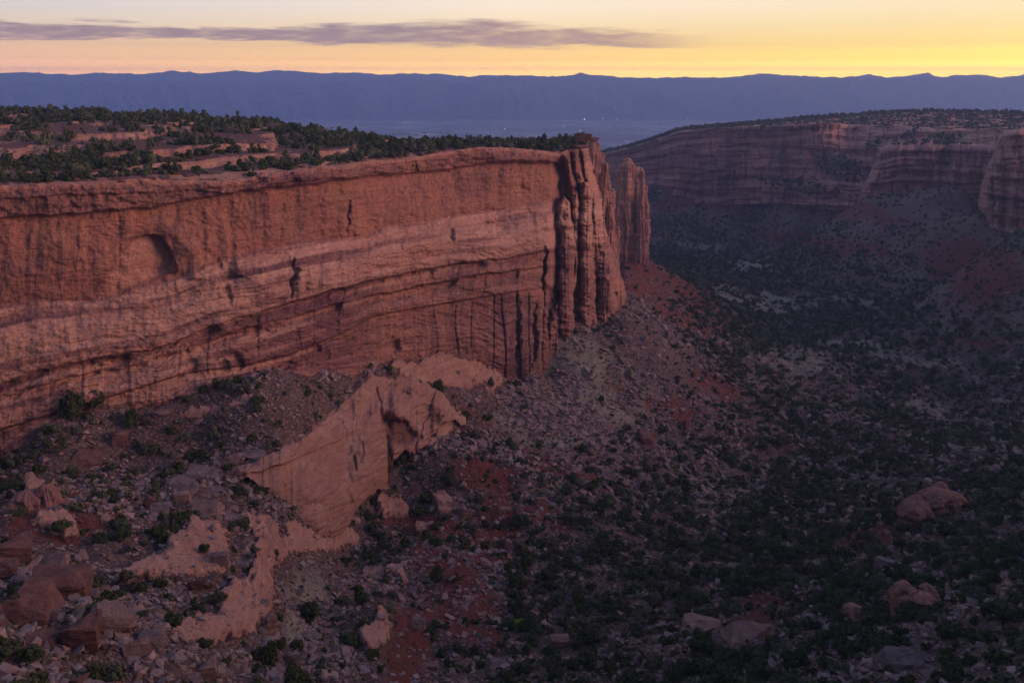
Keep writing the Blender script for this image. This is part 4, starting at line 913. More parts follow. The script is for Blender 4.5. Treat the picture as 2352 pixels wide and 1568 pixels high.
HERO = [
 ('block', 'red', 0, 143, 1335, 104, 72, 'largest flat-topped reddish block in the boulder pile at the lower left', .3, (.25, .1)),
 ('slab', 'pale', 1, 113, 1286, 92, 44, 'tilted pale-topped slab leaning just above the largest flat-topped block', -.3, (.35, -.3)),
 ('block', 'red', 2, 22, 1256, 80, 60, 'dark red block at the left edge above the boulder pile', .6, (.3, .3)),
 ('block', 'red', 3, 4, 1308, 56, 50, 'smooth reddish block cut by the left edge beside the boulder pile', .2, (.2, .2)),
 ('round', 'grey', 0, 46, 1327, 40, 40, 'small rounded grey boulder between the left edge and the largest block', .2, (.1, .5)),
 ('block', 'red', 1, 92, 1376, 96, 50, 'long reddish block below the largest flat-topped block', -.5, (.2, .25)),
 ('block', 'red', 3, 62, 1410, 84, 58, 'wedge-shaped dark red block with a sloping face at the foot of the pile', .3, (.4, .1)),
 ('block', 'red', 2, 190, 1450, 74, 90, 'tall smooth reddish block standing apart near the lower left corner', .25, (.35, .15)),
 ('round', 'pale', 1, 267, 1417, 92, 64, 'broad pale rounded boulder right of the tall smooth reddish block', .2, (.1, .1)),
 ('round', 'grey', 2, 350, 1466, 62, 48, 'grey rounded boulder at the lower end of the smooth rock slope', .1, None),
 ('slab', 'red', 0, 101, 1456, 72, 40, 'flat reddish slab left of the tall smooth reddish block', .4, (.2, .1)),
 ('slab', 'grey', 0, 469, 1082, 84, 46, 'large grey slab topmost of the slab heap beside the pale ridge', -.55, (.25, .2)),
 ('slab', 'grey', 1, 417, 1106, 74, 42, 'second grey slab left of the topmost slab in the heap', -.45, (.3, .2)),
 ('slab', 'grey', 2, 495, 1123, 52, 28, 'short grey slab on the right side of the slab heap', -.5, (.2, .15)),
 ('slab', 'pale', 3, 465, 1162, 84, 36, 'long pinkish slab at the foot of the slab heap', -.35, (.3, .05)),
 ('block', 'pale', 0, 418, 1139, 34, 30, 'light orange block in front of the grey slabs', .3, None),
 ('tall', 'red', 1, 346, 1151, 30, 36, 'small upright pinkish block left of the slab heap', .2, (.2, .3)),
 ('block', 'grey', 3, 368, 1166, 36, 26, 'small grey block between the upright pinkish block and the slabs', .4, None),
 ('slab', 'red', 2, 200, 1040, 74, 52, 'large dark purple slab lying near the cliff foot at the left', .2, (.5, .1)),
 ('block', 'red', 0, 276, 1008, 32, 30, 'small reddish block right of the dark purple slab', .5, None),
 ('round', 'pale', 3, 538, 1054, 42, 24, 'oval pale boulder at the left end of the pale ridge', 0, None),
 ('slab', 'grey', 3, 580, 1041, 56, 22, 'thin grey slab lying on the left end of the pale ridge', .1, (.05, 0)),
 ('tall', 'red', 3, 450, 1336, 34, 44, 'upright orange-red slab standing on the smooth lower slope', .3, (.1, .45)),
 ('block', 'red', 1, 479, 1344, 26, 20, 'small brick-red block beside the upright slab', .2, None),
 ('round', 'grey', 1, 559, 1292, 36, 34, 'dark rounded boulder at the top of the lower smooth slope', .2, None),
 ('block', 'grey', 0, 506, 1279, 36, 28, 'dark grey block left of the dark rounded boulder on the smooth slope', .2, None),
 ('tall', 'pale', 0, 621, 1437, 26, 66, 'tall narrow pale slab at the right edge of the lower smooth slope', .5, (-.1, .2)),
 ('block', 'pale', 2, 474, 1538, 46, 38, 'pale block at the bottom edge under the smooth slope', .3, None),
 ('slab', 'pale', 2, 374, 941, 44, 20, 'pale slab close under the cliff right of the two juniper trees', .1, None),
 ('slab', 'grey', 0, 543, 1187, 52, 30, 'dark grey tilted slab below the slab heap', -.5, (.4, .2)),
 ('block', 'pale', 3, 317, 1493, 50, 40, 'angular pale block below the grey rounded boulder', .6, None),
 ('round', 'pale', 2, 967, 1204, 44, 44, 'pale boulder resting alone on the deep red soil', .3, (.1, .1)),
 ('slab', 'pale', 0, 1043, 1152, 52, 50, 'largest pale slab leaning on the slope below the ridge', -.6, (.8, .2)),
 ('block', 'pale', 1, 1070, 1178, 34, 30, 'pale block right below the largest leaning slab', .2, None),
 ('block', 'pale', 0, 1242, 1148, 25, 22, 'square pale block in the open red scree', .1, None),
 ('round', 'red', 2, 1480, 997, 54, 46, 'big dark rounded boulder halfway up the scree slope', .2, (.1, .2)),
 ('slab', 'pale', 1, 1394, 971, 32, 18, 'long pale slab up-slope left of the big dark boulder', -.5, None),
 ('slab', 'grey', 3, 1405, 1001, 26, 18, 'grey slab close left of the big dark boulder', -.3, None),
 ('block', 'pale', 2, 1372, 1074, 30, 20, 'pale block below the scree beside dark bushes', -.4, None),
 ('slab', 'pale', 0, 1161, 1165, 32, 18, 'narrow pale slab between the leaning slab and the square block', -.5, None),
 ('round', 'pale', 0, 842, 1243, 20, 24, 'small egg-shaped pale boulder at the foot of the smooth rock wall', 0, (.2, .3)),
 ('tall', 'pale', 2, 1063, 1408, 22, 38, 'pointed pale stone standing on the red slope near the bottom', .3, None),
 ('block', 'pale', 3, 962, 1432, 30, 24, 'pale block left of the pointed stone near the bottom', .3, None),
 ('block', 'pale', 0, 1284, 1469, 42, 30, 'isolated pale block with dark stripes among dark trees at the bottom', .1, None),
 ('round', 'grey', 3, 1117, 1471, 26, 20, 'round light grey boulder in the wash at the bottom', 0, None),
 ('round', 'pale', 3, 747, 1445, 22, 26, 'small oval pale boulder on the stony slope left of the red gully', 0, None),
 ('block', 'grey', 2, 671, 1502, 28, 26, 'grey block on the stony slope right of the tall narrow slab', .4, None),
 ('round', 'pale', 1, 1119, 1295, 28, 20, 'oval pinkish boulder in the middle of the red slope', -.3, None),
 ('slab', 'pale', 3, 1075, 1368, 28, 22, 'short pale slab above the pointed stone', -.4, None),
 ('slab', 'grey', 1, 1149, 1516, 50, 24, 'wide grey slab half hidden by bushes at the bottom edge', .1, None),
 ('slab', 'pale', 2, 1719, 1452, 122, 44, 'biggest pale lens-shaped slab among the dark trees at the bottom', .08, (.28, .03)),
 ('slab', 'pale', 1, 1609, 1428, 84, 22, 'thin pale slab left of the biggest lens-shaped slab', -.15, (.1, .1)),
 ('round', 'grey', 0, 1855, 1417, 36, 36, 'round grey boulder right of the biggest lens-shaped slab', .2, None),
 ('slab', 'grey', 2, 1878, 1431, 40, 20, 'sharp tilted grey slab leaning by the round grey boulder', .5, (.2, -.6)),
 ('block', 'grey', 1, 2037, 1293, 48, 28, 'flat-topped brown block among bushes below the layered knob', .1, (.05, .05)),
 ('slab', 'grey', 0, 2080, 1506, 104, 60, 'large grey layered slab near the lower right corner', -.3, (.35, .3)),
 ('slab', 'grey', 3, 2074, 1560, 66, 24, 'grey slab cut by the bottom edge below the layered slab', .1, None),
 ('tall', 'pale', 1, 1793, 1406, 22, 40, 'upright pale stone by the red clearing right of the lens-shaped slab', .2, None),
 ('block', 'grey', 1, 1434, 1277, 24, 18, 'light grey block alone in dark scrub right of the red slope', .2, None),
 ('slab', 'red', 1, 1542, 1487, 42, 30, 'dark slab between the striped block and the thin pale slab', .4, (.6, .2)),
 ('round', 'grey', 2, 1682, 1303, 30, 18, 'pale grey boulder at the upper left of the red clearing', .1, None),
 ('slab', 'grey', 3, 1880, 1291, 32, 8, 'thin flat slab on the rim of the red clearing', 0, (.02, .02)),
 ('block', 'pale', 2, 2304, 1341, 28, 22, 'small pale block on the right-hand slope', .1, None),
 ('slab', 'pale', 3, 860, 1310, 60, 22, 'pale slab capping the red bank left of the gully', 0, (.05, .05)),
]
hero_xy = []
for q in HERO:
    o = boulder(q[0], q[1], q[2], q[3], q[4], q[5], q[6], q[7], q[8], q[9]); hero_xy.append((o.location.x, o.location.y, o.scale.x))
hero_xy = np.array(hero_xy)

# ------------------------------------------------------------------ layered outcrops (domes of rock with bedding)
def outcrop(px, py, w, h, label, seed, lobes, hole=None, base_red=.0):
    x, y, z, r = hit(px, py+h*.45); k = math.sqrt(r*r+z*z)/F; Wm = w*k/2; Hm = h*k*1.05
    nth, nz = 160, 110; Vs, Fs, n0, mks = [], [], 0, []
    for i, (lx, ly, lr, lh) in enumerate(lobes):
        th = np.linspace(0, 2*pi, nth, endpoint=False)[None, :]; v = np.linspace(0, 1, nz)[:, None]
        zz = -.35*Hm+v*(lh*.62+.35)*Hm
        vv = np.clip(zz/(lh*.62*Hm), 0, 1)
        rad = lr*Wm*np.clip(1-vv**2.6, 0, 1)**.6*(1-.30*base_red*(1-sst(.28, .48, vv)))
        wv = fbm(np.cos(th)*1.1+seed, np.sin(th)*1.1, zz*.05, 3)
        t2 = zz/(Hm*.11)+2.2*wv+.5*np.cos(th+i+seed)
        rad = rad*(1+.38*fbm(np.cos(th)*1.3+seed, np.sin(th)*1.3+i, zz*.12, 5)+.12*(ridged(np.cos(th)*2+seed, np.sin(th)*2, zz*.15, 4)-1))+.055*Wm*lr*np.tanh(2.6*fbm(t2*.55, np.cos(th)*.5, np.sin(th)*.5+seed, 4, .6))*np.sqrt(1-vv**4)
        if hole: rad = rad*(1-.5*np.exp(-(((th-hole[0])/.35)**2+((vv-hole[1])/.2)**2)))
        X = lx*Wm+np.cos(th)*rad; Y = ly*Wm+np.sin(th)*rad; Z = zz+0*th
        f = gridfaces(nz, nth); a = np.arange(nz-1)*nth
        Fs.append(np.concatenate([f, np.stack([a+nth-1, a, a+nth, a+2*nth-1], -1)])+n0); Vs.append(np.stack([X, Y, Z], -1).reshape(-1, 3)); n0 += nth*nz
        mks.append(np.stack([np.clip(.35-.35*base_red*(1-sst(.3, .5, vv))+.15*wv+0*X, 0, 1), np.clip(.35+wv+0*X, 0, 1), 0*X], -1).reshape(-1, 3))
    o = mesh_np('rock_outcrop', np.concatenate(Vs), np.concatenate(Fs), M_cliff, {'mask': np.concatenate(mks)}); o.location = (x, y+Wm*.3, z)
    return tag(o, label, 'rock outcrop')
outcrop(2103, 1168, 76, 92, 'beehive-shaped layered rock knob on a red pedestal on the right', 1.2, [(0, 0, 1, 1), (.1, .2, .7, 1.1)], base_red=1)
outcrop(2168, 1150, 96, 74, 'low layered rock mass joined to the right of the beehive knob', 3.4, [(-.2, .1, .75, 1), (.5, .2, .6, .8), (.1, .5, .5, 1.1)], base_red=.3)
outcrop(2112, 1372, 100, 80, 'hollowed pale outcrop with a dark cave facing the viewer on the right slope', 5.1, [(0, 0, .9, .8), (-.5, .3, .5, 1.1), (.5, .4, .5, .9)], hole=(4.6, .45))
outcrop(76, 1140, 104, 62, 'pale rounded outcrop with hollows by the left edge', 7.7, [(-.3, 0, .7, .8), (.35, .15, .55, 1.05)], hole=(4.5, .35))
outcrop(1960, 1400, 50, 40, 'small pale outcrop between bushes left of the hollowed outcrop', 2.7, [(0, 0, .9, 1), (.4, .3, .5, .7)])

# cap rocks at the tip of the mesa
def capblock(px, py, r, w, h, label, i):
    x, y, z = at(px, py, r); k = r/F; o = bpy.data.objects.new('caprock_block', kinds[('slab' if h < w*.4 else 'block', 'red', i)]); COL.objects.link(o)
    o.scale = (w*k/2, w*k/2, h*k/2/(.2 if h < w*.4 else .62)*1.1); o.location = (x, y, z); tag(o, label, 'boulder')
capblock(1340, 316, 470, 42, 20, 'dark square block crowning the tip of the left mesa', 1)
capblock(1363, 320, 575, 30, 9, 'flat dark cap stone on top of the tall fin', 2)
capblock(1330, 337, 462, 46, 8, 'thin ledge stone at the outer rim of the mesa tip', 3)

# ------------------------------------------------------------------ scatter
def sample(n, r0, r1, a0=-33, a1=34):
    r = np.sqrt(R_.rand(n)*(r1*r1-r0*r0)+r0*r0); a = np.radians(a0+R_.rand(n)*(a1-a0)); return np.sin(a)*r, np.cos(a)*r
def on_floor(x, y):
    az = np.arctan2(x, y); r = np.hypot(x, y)
    z, px, py, rk, rd = gheight(x, y, True)
    foot = np.interp(az, B_az, B_r); ok = ~((az < B_az[-1]) & (r > foot-1.5))
    for sx, r0, hw in ((1448, RS, 60), (1385, RF, 50), (1410, 640, 20)):
        hx, hy, t = ray(sx, 500); ok &= ~(np.hypot(x-hx*r0, y-hy*r0) < hw*r0/F*.8)
    ok &= ~((az > B_az[-1]-.03) & (az < azr(1372, 450)) & (r > 440))
    return z, px, py, rk, rd, r, ok
VEG = []   # x,y,z,width(radius),height,kind,zone
x, y = sample(150000, 108, 1480)
z, px, py, rk, rd, r, ok = on_floor(x, y)
cl = fbm(x*.022, y*.022, 0, 3); cl2 = fbm(x*.006+9, y*.006, 0, 3)
floor = sst(-140, -168, z)+.9*sst(1450, 1750, px)*sst(1000, 1150, py)
floor = np.clip(floor, 0, 1)
dens = (.34+.44*floor)+(.40+.2*floor)*cl+.3*cl2
dens *= (1-.93*sst(.25, .6, rk))*(1-.62*rd)
dens *= 1-.8*masksum(px, py, GREY)
dens += .28*blob(px, py, 380, 1060, 520, 200, 0, .5)*(1-sst(.2, .5, rk))
dens *= 1-.2*blob(px, py, 1300, 900, 260, 110, 30, .5)
dens += .22*sst(480, 520, py)*(1-sst(740, 840, py))*sst(1500, 1560, px)
dens += .6*blob(px, py, 1750, 1400, 620, 300, 0, .5)*(1-rd)+.25*blob(px, py, 1300, 1350, 120, 240, 0, .5)*(1-rd)
dens = np.clip(dens, 0, 1.0)
keep = ok & (R_.rand(len(x)) < dens)
x, y, z, px, py, r, fl = [q[keep] for q in (x, y, z, px, py, r, floor)]
big = R_.rand(len(x))
rad = np.where(big < .5, .4+.7*R_.rand(len(x)), 1.0+1.0*R_.rand(len(x))+1.1*R_.rand(len(x))**5)*(.95+.22*fl)*(1+.15*(r < 330))
rad *= np.where(r > 600, 1.12, 1)
for i in range(len(x)): VEG.append((x[i], y[i], z[i], rad[i], rad[i]*(.85+.5*R_.rand()), 0, 'floor' if fl[i] > .5 else 'slope'))
# mesa top
x, y = sample(24000, 255, 610, -34, 6.2)
az = np.arctan2(x, y); r = np.hypot(x, y); rr_ = np.interp(az, azrim, rrim); rb_ = RB(1176+F*np.tan(az)*1.02)
t = (r-rr_)/(rb_-rr_); z = mesaz(x, y)
cl = fbm(x*.03, y*.03, 0, 3)
dens = .08+.42*sst(.006, .02, t)*(1-sst(.12, .2, t))*(az < azr(480, 400))+.16*sst(.35, .9, t)+.45*cl+.35*sst(.78, .97, t)+.22*sst(700, 850, 1176+F*np.tan(az)); dens *= sst(.004, .025, t)*(t < 1.0)
keep = (R_.rand(len(x)) < dens) & (t > 0.006) & (az < azrim[-1]-.004)
for i in np.where(keep)[0]:
    tall = R_.rand(); rd_ = 1.0+1.5*R_.rand()
    VEG.append((x[i], y[i], z[i], rd_, rd_*(.9+.55*R_.rand())*(1.35 if tall > .9 else 1), 0, 'mesa'))
VEG_np = np.array([v[:5] for v in VEG]); zone = np.array([v[6] for v in VEG])
# keep clear of named boulders
d2 = np.full(len(VEG_np), 9.9)
for hx_, hy_, hs in hero_xy: d2 = np.minimum(d2, np.hypot(VEG_np[:, 0]-hx_, VEG_np[:, 1]-hy_)/(hs*1.0+VEG_np[:, 3]*.8))
okk = d2 > 1.0; VEG_np = VEG_np[okk]; zone = zone[okk]
vpx, vpy = proj(VEG_np[:, 0], VEG_np[:, 1], VEG_np[:, 2]+VEG_np[:, 4]*.6)
inframe = (vpx > 5) & (vpx < 2347) & (vpy > 0) & (vpy < 1562)
dist = np.linalg.norm(VEG_np[:, :3], axis=1); app = VEG_np[:, 3]*VEG_np[:, 4]/dist**2*inframe
order = np.argsort(-app); print('vegetation', len(order), (zone == 'mesa').sum())
NAMED_T = [ # px, foot row, height, width, kind, label
 (168, 962, 72, 58, 1, 'largest juniper tree standing against the foot of the left cliff'),
 (224, 940, 52, 40, 2, 'second juniper tree right of the largest one under the cliff'),
 (302, 985, 48, 32, 0, 'narrow juniper tree on the scree right below the two cliff-foot trees'),
 (504, 900, 36, 32, 3, 'small juniper tree at the cliff foot above the slab heap'),
 (430, 925, 26, 36, 4, 'low bush close under the cliff left of the small cliff-foot juniper'),
 (343, 1040, 46, 46, 5, 'spreading dark bush on the scree above the slab heap'),
 (412, 1195, 44, 52, 5, 'grey-green bush directly below the slab heap'),
 (588, 1168, 24, 25, 3, 'small round dark bush on the scree left of the pale ridge'),
 (130, 1160, 44, 32, 2, 'juniper right beside the pale rounded outcrop by the left edge'),
 (144, 1215, 36, 50, 5, 'broad low bush below the pale rounded outcrop'),
 (318, 1362, 36, 38, 3, 'round dark bush on the lower smooth slope'),
 (498, 1378, 30, 52, 4, 'wide dark bush in the middle of the lower smooth slope'),
 (470, 1270, 26, 26, 3, 'small bush at the top of the striped smooth slope'),
 (245, 1560, 60, 84, 5, 'large dark bush at the bottom edge left of centre'),
 (620, 1530, 70, 42, 0, 'dark column-like juniper near the bottom edge below the tall narrow slab'),
 (712, 1430, 62, 58, 3, 'round dark juniper on the stony slope left of the red gully'),
 (918, 1075, 40, 34, 2, 'dark juniper at the foot of the smooth ridge wall'),
 (1008, 900, 34, 32, 1, 'juniper just above the nose of the pale ridge'),
 (1128, 892, 26, 16, 0, 'slim little juniper at the foot of the cliff corner'),
 (856, 1225, 36, 28, 1, 'dark juniper right of the smooth rock foot'),
 (1004, 1340, 46, 34, 1, 'juniper on the red slope above the gully'),
 (1740, 1190, 40, 46, 2, 'rounded juniper among the dense scrub right of the wash'),
 (2260, 1330, 40, 50, 5, 'bright sage bush on the right-hand slope'),
]
for a, b, h, w_, k, lab in NAMED_T:
    X, Y, Z, r = hit(a, b); kk = math.sqrt(r*r+Z*Z)/F
    place_tree(k, (X, Y, Z-.1), w_*kk/2, h*kk/1.5, a*.1, lab, 'juniper' if 'bush' not in lab else 'bush')
X, Y, Z, r = hit(1192, 1448); kk = math.sqrt(r*r+Z*Z)/F
place_tree(0, (X, Y, Z), 36*kk/2, 36*kk/1.5, 0, 'single bright yellow-green bush at the bottom of the wash', 'bush', crown=crown_green)
def where(px, py, zn):
    if zn == 'mesa':
        return ('in the dark tree line on the skyline of the left mesa', 'on the skyline of the left mesa') if py < 318 - .02*abs(px-600) else ('on the red ledges of the left mesa above the cliff rim', 'on the ledges of the left mesa')
    if zn == 'floor':
        return ('on the bushy slope at the lower right around the layered rocks', 'on the lower right slope') if px > 1650 and py > 1150 else (('low in the dense scrub at the bottom centre', 'in the scrub at the bottom centre') if py > 1150 else ('in the open middle of the canyon floor', 'in the middle of the canyon floor'))
    if px < 640: return ('on the scree between the left cliff and the slab heap', 'on the scree under the left cliff') if py < 1110 else ('among the tumbled blocks of the lower left slope', 'on the lower left slope')
    if px < 900 and py > 1250: return ('on the stony slope left of the red gully', 'on the slope left of the red gully')
    if py > 1000: return ('on the red slope below the pale ridge', 'on the red slope')
    return ('on the grey scree fan under the cliff corner', 'on the grey scree fan')
NIND = 270
for n, i in enumerate(order[:NIND]):
    X, Y, Z, wd, hg = VEG_np[i]; zn = zone[i]; k = R_.randint(0, 6); wa, wb = where(vpx[i], vpy[i], zn)
    if R_.rand() < .12 and zn != 'mesa':
        place_tree(6+R_.randint(0, 2), (X, Y, Z-.15), wd*.8, hg*.7, R_.rand()*6.28, 'low grey-green sage bush '+wa, 'bush', 'sage bushes '+wb)
    else: place_tree(k, (X, Y, Z-.15), wd, hg*(.95 if k < 4 else 1.1), R_.rand()*6.28, 'dark green juniper '+wa, 'juniper', 'junipers '+wb)
# dead snag on the mesa skyline
x, y, z = at(622, 292, float(cliffR(622))+150); e = bpy.data.objects.new('dead_tree', trunk_mesh(5, M_dead, True)); COL.objects.link(e); e.location = (x, y, float(mesaz(np.array([x]), np.array([y]))[0])); e.scale = (3.6, 3.6, 5.0)
tag(e, 'leafless dead tree on the skyline of the left mesa', 'dead tree')

def instance_np(name, tmpl, P, S, rot, attr, mat, label=None, tilt=None):
    """many copies baked into ONE mesh; tmpl list of (V,F); attr per copy"""
    Vs, Fs, As, n0 = [], [], [], 0; pick = R_.randint(0, len(tmpl), len(P))
    for ti, (V, Fc) in enumerate(tmpl):
        m_ = pick == ti
        if not m_.any(): continue
        c, s = np.cos(rot[m_])[:, None], np.sin(rot[m_])[:, None]; sc = S[m_]
        X = V[None, :, 0]*sc[:, 0:1]; Y = V[None, :, 1]*sc[:, 1:2]; Z = V[None, :, 2]*sc[:, 2:3]
        if tilt is not None: Z = Z+X*tilt[m_, 0:1]+Y*tilt[m_, 1:2]
        W_ = np.stack([X*c-Y*s, X*s+Y*c, Z], -1)+P[m_][:, None, :]
        nn = len(V); k = m_.sum(); Vs.append(W_.reshape(-1, 3))
        Fs.append((Fc[None]+(np.arange(k)*nn)[:, None, None]).reshape(-1, Fc.shape[1])+n0); As.append(np.repeat(attr[m_], nn, 0)); n0 += k*nn
    o = mesh_np(name, np.concatenate(Vs), np.concatenate(Fs), mat, {'mask': np.concatenate(As)}, smooth=False); o['kind'] = 'stuff'
    return o
def tmpl_quads(seed, nl, leaf, **k):
    V, Fq, Vb, Fb = leaf_cloud(seed, nl, leaf, **k)
    Fb4 = np.concatenate([Fb, Fb[:, 2:3]], 1)  # placeholder, replaced below
    # heart as quads : pair up with degenerate-free split
    tri = Vb[Fb]; mid = (tri[:, 0]+tri[:, 2])/2
    Vt = np.stack([tri[:, 0], tri[:, 1], tri[:, 2], mid], 1).reshape(-1, 3); Ft = np.arange(len(Vt)).reshape(-1, 4)
    return np.concatenate([V, Vt]), np.concatenate([Fq, Ft+len(V)])
T_hi = [tmpl_quads(200+i, 360, .125, low=(i > 2), lobes=6) for i in range(5)]
T_mid = [tmpl_quads(220+i, 110, .2, low=(i > 2), lobes=4) for i in range(5)]
T_lo = [tmpl_quads(240+i, 30, .36, low=(i > 2), lobes=2) for i in range(5)]
T_xs = [tmpl_quads(260+i, 14, .5, low=(i > 2), lobes=1) for i in range(5)]
rest = order[NIND:]; rest = rest[~((dist[rest] < 1e9) & ((np.abs(np.arctan2(VEG_np[rest, 0], VEG_np[rest, 1])) > math.radians(33.5))))]
apx = 2*VEG_np[rest, 3]*910/dist[rest]
for nm, lo, hi, T in (('scrub_vegetation', 11, 1e9, T_hi), ('scrub_vegetation', 5.5, 11, T_mid), ('scrub_vegetation', 3.6, 5.5, T_lo), ('scrub_vegetation', 0, 3.6, T_xs)):
    q = rest[(apx >= lo) & (apx < hi)]; n = len(q); print('scrub', lo, n)
    if not n: continue
    instance_np(nm, T, VEG_np[q, :3]-[0, 0, .12], np.stack([VEG_np[q, 3], VEG_np[q, 3]*(.85+.3*R_.rand(n)), VEG_np[q, 4]], -1), R_.rand(n)*6.28, np.repeat(R_.rand(n, 1), 3, 1), M_leafs)

# small bushes and tufts between them
x, y = sample(60000, 108, 560); z, px, py, rk, rd, r, ok = on_floor(x, y)
cl = fbm(x*.05+5, y*.05, 0, 3)
keep = ok & (R_.rand(len(x)) < np.clip(.34+.6*cl, 0, 1)*(1-.96*sst(.2, .5, rk))*(1-.5*rd)); n = keep.sum()
s = .22+.5*R_.rand(n)**2
instance_np('undergrowth', T_lo+T_mid[:2], np.stack([x, y, z], -1)[keep]-[0, 0, .05], np.stack([s, s, s*.8], -1), R_.rand(n)*6.28, np.stack([.45+.55*R_.rand(n)]*3, -1), M_leafs)

# vegetation on the far mesa and its ledges
def far_scrub(objname, n, fn, size, rowsel=None):
    o = bpy.data.objects[objname]; k = len(o.data.vertices); co = np.empty(k*3, np.float32); o.data.vertices.foreach_get('co', co); co = co.reshape(-1, 3)
    px, py = proj(co[:, 0], co[:, 1], co[:, 2]); w_ = fn(px, py, co); w_ = np.clip(w_, 0, None); w_ /= w_.sum()
    i = R_.choice(k, n, p=w_); P = co[i]+R_.normal(size=(n, 3))*[3, 3, 0]; s = size*(.6+.7*R_.rand(n))
    instance_np('scrub_vegetation', T_lo, P, np.stack([s, s, s*(.9+.5*R_.rand(n))], -1), R_.rand(n)*6.28, np.repeat(R_.rand(n, 1), 3, 1), M_leafs)
far_scrub('far_mesa_terrain', 3600, lambda px, py, c: (np.clip(.5+fbm(px*.02, py*.1, 0, 3), 0, 1)+2.5*sst(9, 2, py-SK(px)))*(py < TA(px)-2)*(py > SK(px)-4)*(px < 2400)*(px > 1380), 2.3)
far_scrub('far_cliff', 620, lambda px, py, c: blob(px, py, 1935, 385, 60, 26, 20, .4)*1.5+blob(px, py, 1840, 430, 120, 16, 10, .4)+blob(px, py, 2080, 312, 36, 6, -25, .4)*2+blob(px, py, 2180, 318, 40, 5, 0, .4)*2+.6*blob(px, py, 1800, 296, 200, 4, 0, .4)+blob(px, py, 2010, 332, 24, 6, -30, .3)*2, 2.3)
far_scrub('far_cliff_buttress', 160, lambda px, py, c: blob(px, py, 2090, 330, 60, 5, 0, .4)+blob(px, py, 2200, 328, 60, 5, 0, .4)+blob(px, py, 2040, 458, 30, 8, 0, .4), 2.0)
x_, y_ = sample(1200, 960, 1120, azr(2130, 400)*57.3, azr(2260, 400)*57.3)
# ------------------------------------------------------------------ rubble
T_r = [bm_arrays(rock_bm(300+i, [(1, .8, .6), (1, .7, .3), (1, .9, .7), (1, .6, .45)][i % 4], 9, False, .5)) for i in range(10)]
x, y = sample(330000, 106, 640); z, px, py, rk, rd, r, ok = on_floor(x, y)
cl = fbm(x*.04+15, y*.04, 0, 3)
tal = blob(px, py, 1320, 900, 330, 140, 32, .5)+blob(px, py, 430, 1100, 360, 130, 8, .5)+blob(px, py, 150, 1450, 420, 160, 0, .5)+.7*blob(px, py, 700, 1450, 120, 160, 0, .5)+blob(px, py, 720, 890, 240, 60, -8, .4)+.6*blob(px, py, 1100, 1200, 220, 200, 30, .5)+.35*blob(px, py, 2150, 1450, 300, 200, 0, .5)
dens = np.clip((.16+.95*tal)*(.6+1.1*cl)+.04, 0, 1)*(1-.93*sst(.25, .55, rk))*(1-.45*rd)
keep = ok & (R_.rand(len(x)) < dens*1.0); n = keep.sum(); print('rubble', n)
s = .2+.2*R_.rand(n)+1.2*R_.rand(n)**6+.5*R_.rand(n)**3; s *= np.where(r[keep] > 330, 1.5, 1)
tone = np.clip(.1+.9*R_.rand(n), 0, 1)
instance_np('rubble', T_r, np.stack([x, y, z], -1)[keep]+np.stack([0*s, 0*s, s*.15], -1), np.stack([s, s, s*(.6+.5*R_.rand(n))], -1), R_.rand(n)*6.28, np.stack([tone, R_.rand(n), R_.rand(n)], -1), M_rubble, tilt=R_.normal(size=(n, 2))*.3)
# far blocks
x, y = sample(40000, 500, 1400); z, px, py, rk, rd, r, ok = on_floor(x, y)
keep = ok & (R_.rand(len(x)) < np.clip(.12+.5*blob(px, py, 1900, 520, 500, 90, 6, .5)+.5*blob(px, py, 2300, 680, 260, 160, 20, .5)+.5*blob(px, py, 1560, 690, 130, 60, 30, .5), 0, 1)*np.clip(.5+fbm(x*.01, y*.01, 0, 3), 0, 1)); n = keep.sum()
s = .5+1.3*R_.rand(n)**3
instance_np('rubble', T_r, np.stack([x, y, z], -1)[keep], np.stack([s, s, s*.7], -1), R_.rand(n)*6.28, np.stack([.3+.7*R_.rand(n), R_.rand(n), R_.rand(n)], -1), M_rubble, tilt=R_.normal(size=(n, 2))*.3)
# stones and slabs on the mesa top
x, y = sample(26000, 255, 560, -34, 6.2); az = np.arctan2(x, y); r = np.hypot(x, y); rr_ = np.interp(az, azrim, rrim); z = mesaz(x, y)
keep = (r > rr_+1) & (r < rr_+240) & (az < azrim[-1]-.004) & (R_.rand(len(x)) < .3+.5*fbm(x*.04, y*.04, 0, 3)); n = keep.sum()
s = .25+1.0*R_.rand(n)**4
instance_np('rubble', T_r, np.stack([x, y, z], -1)[keep], np.stack([s*1.2, s, s*.45], -1), R_.rand(n)*6.28, np.stack([.2+.6*R_.rand(n), .3*R_.rand(n), R_.rand(n)], -1), M_rubble, tilt=R_.normal(size=(n, 2))*.12)

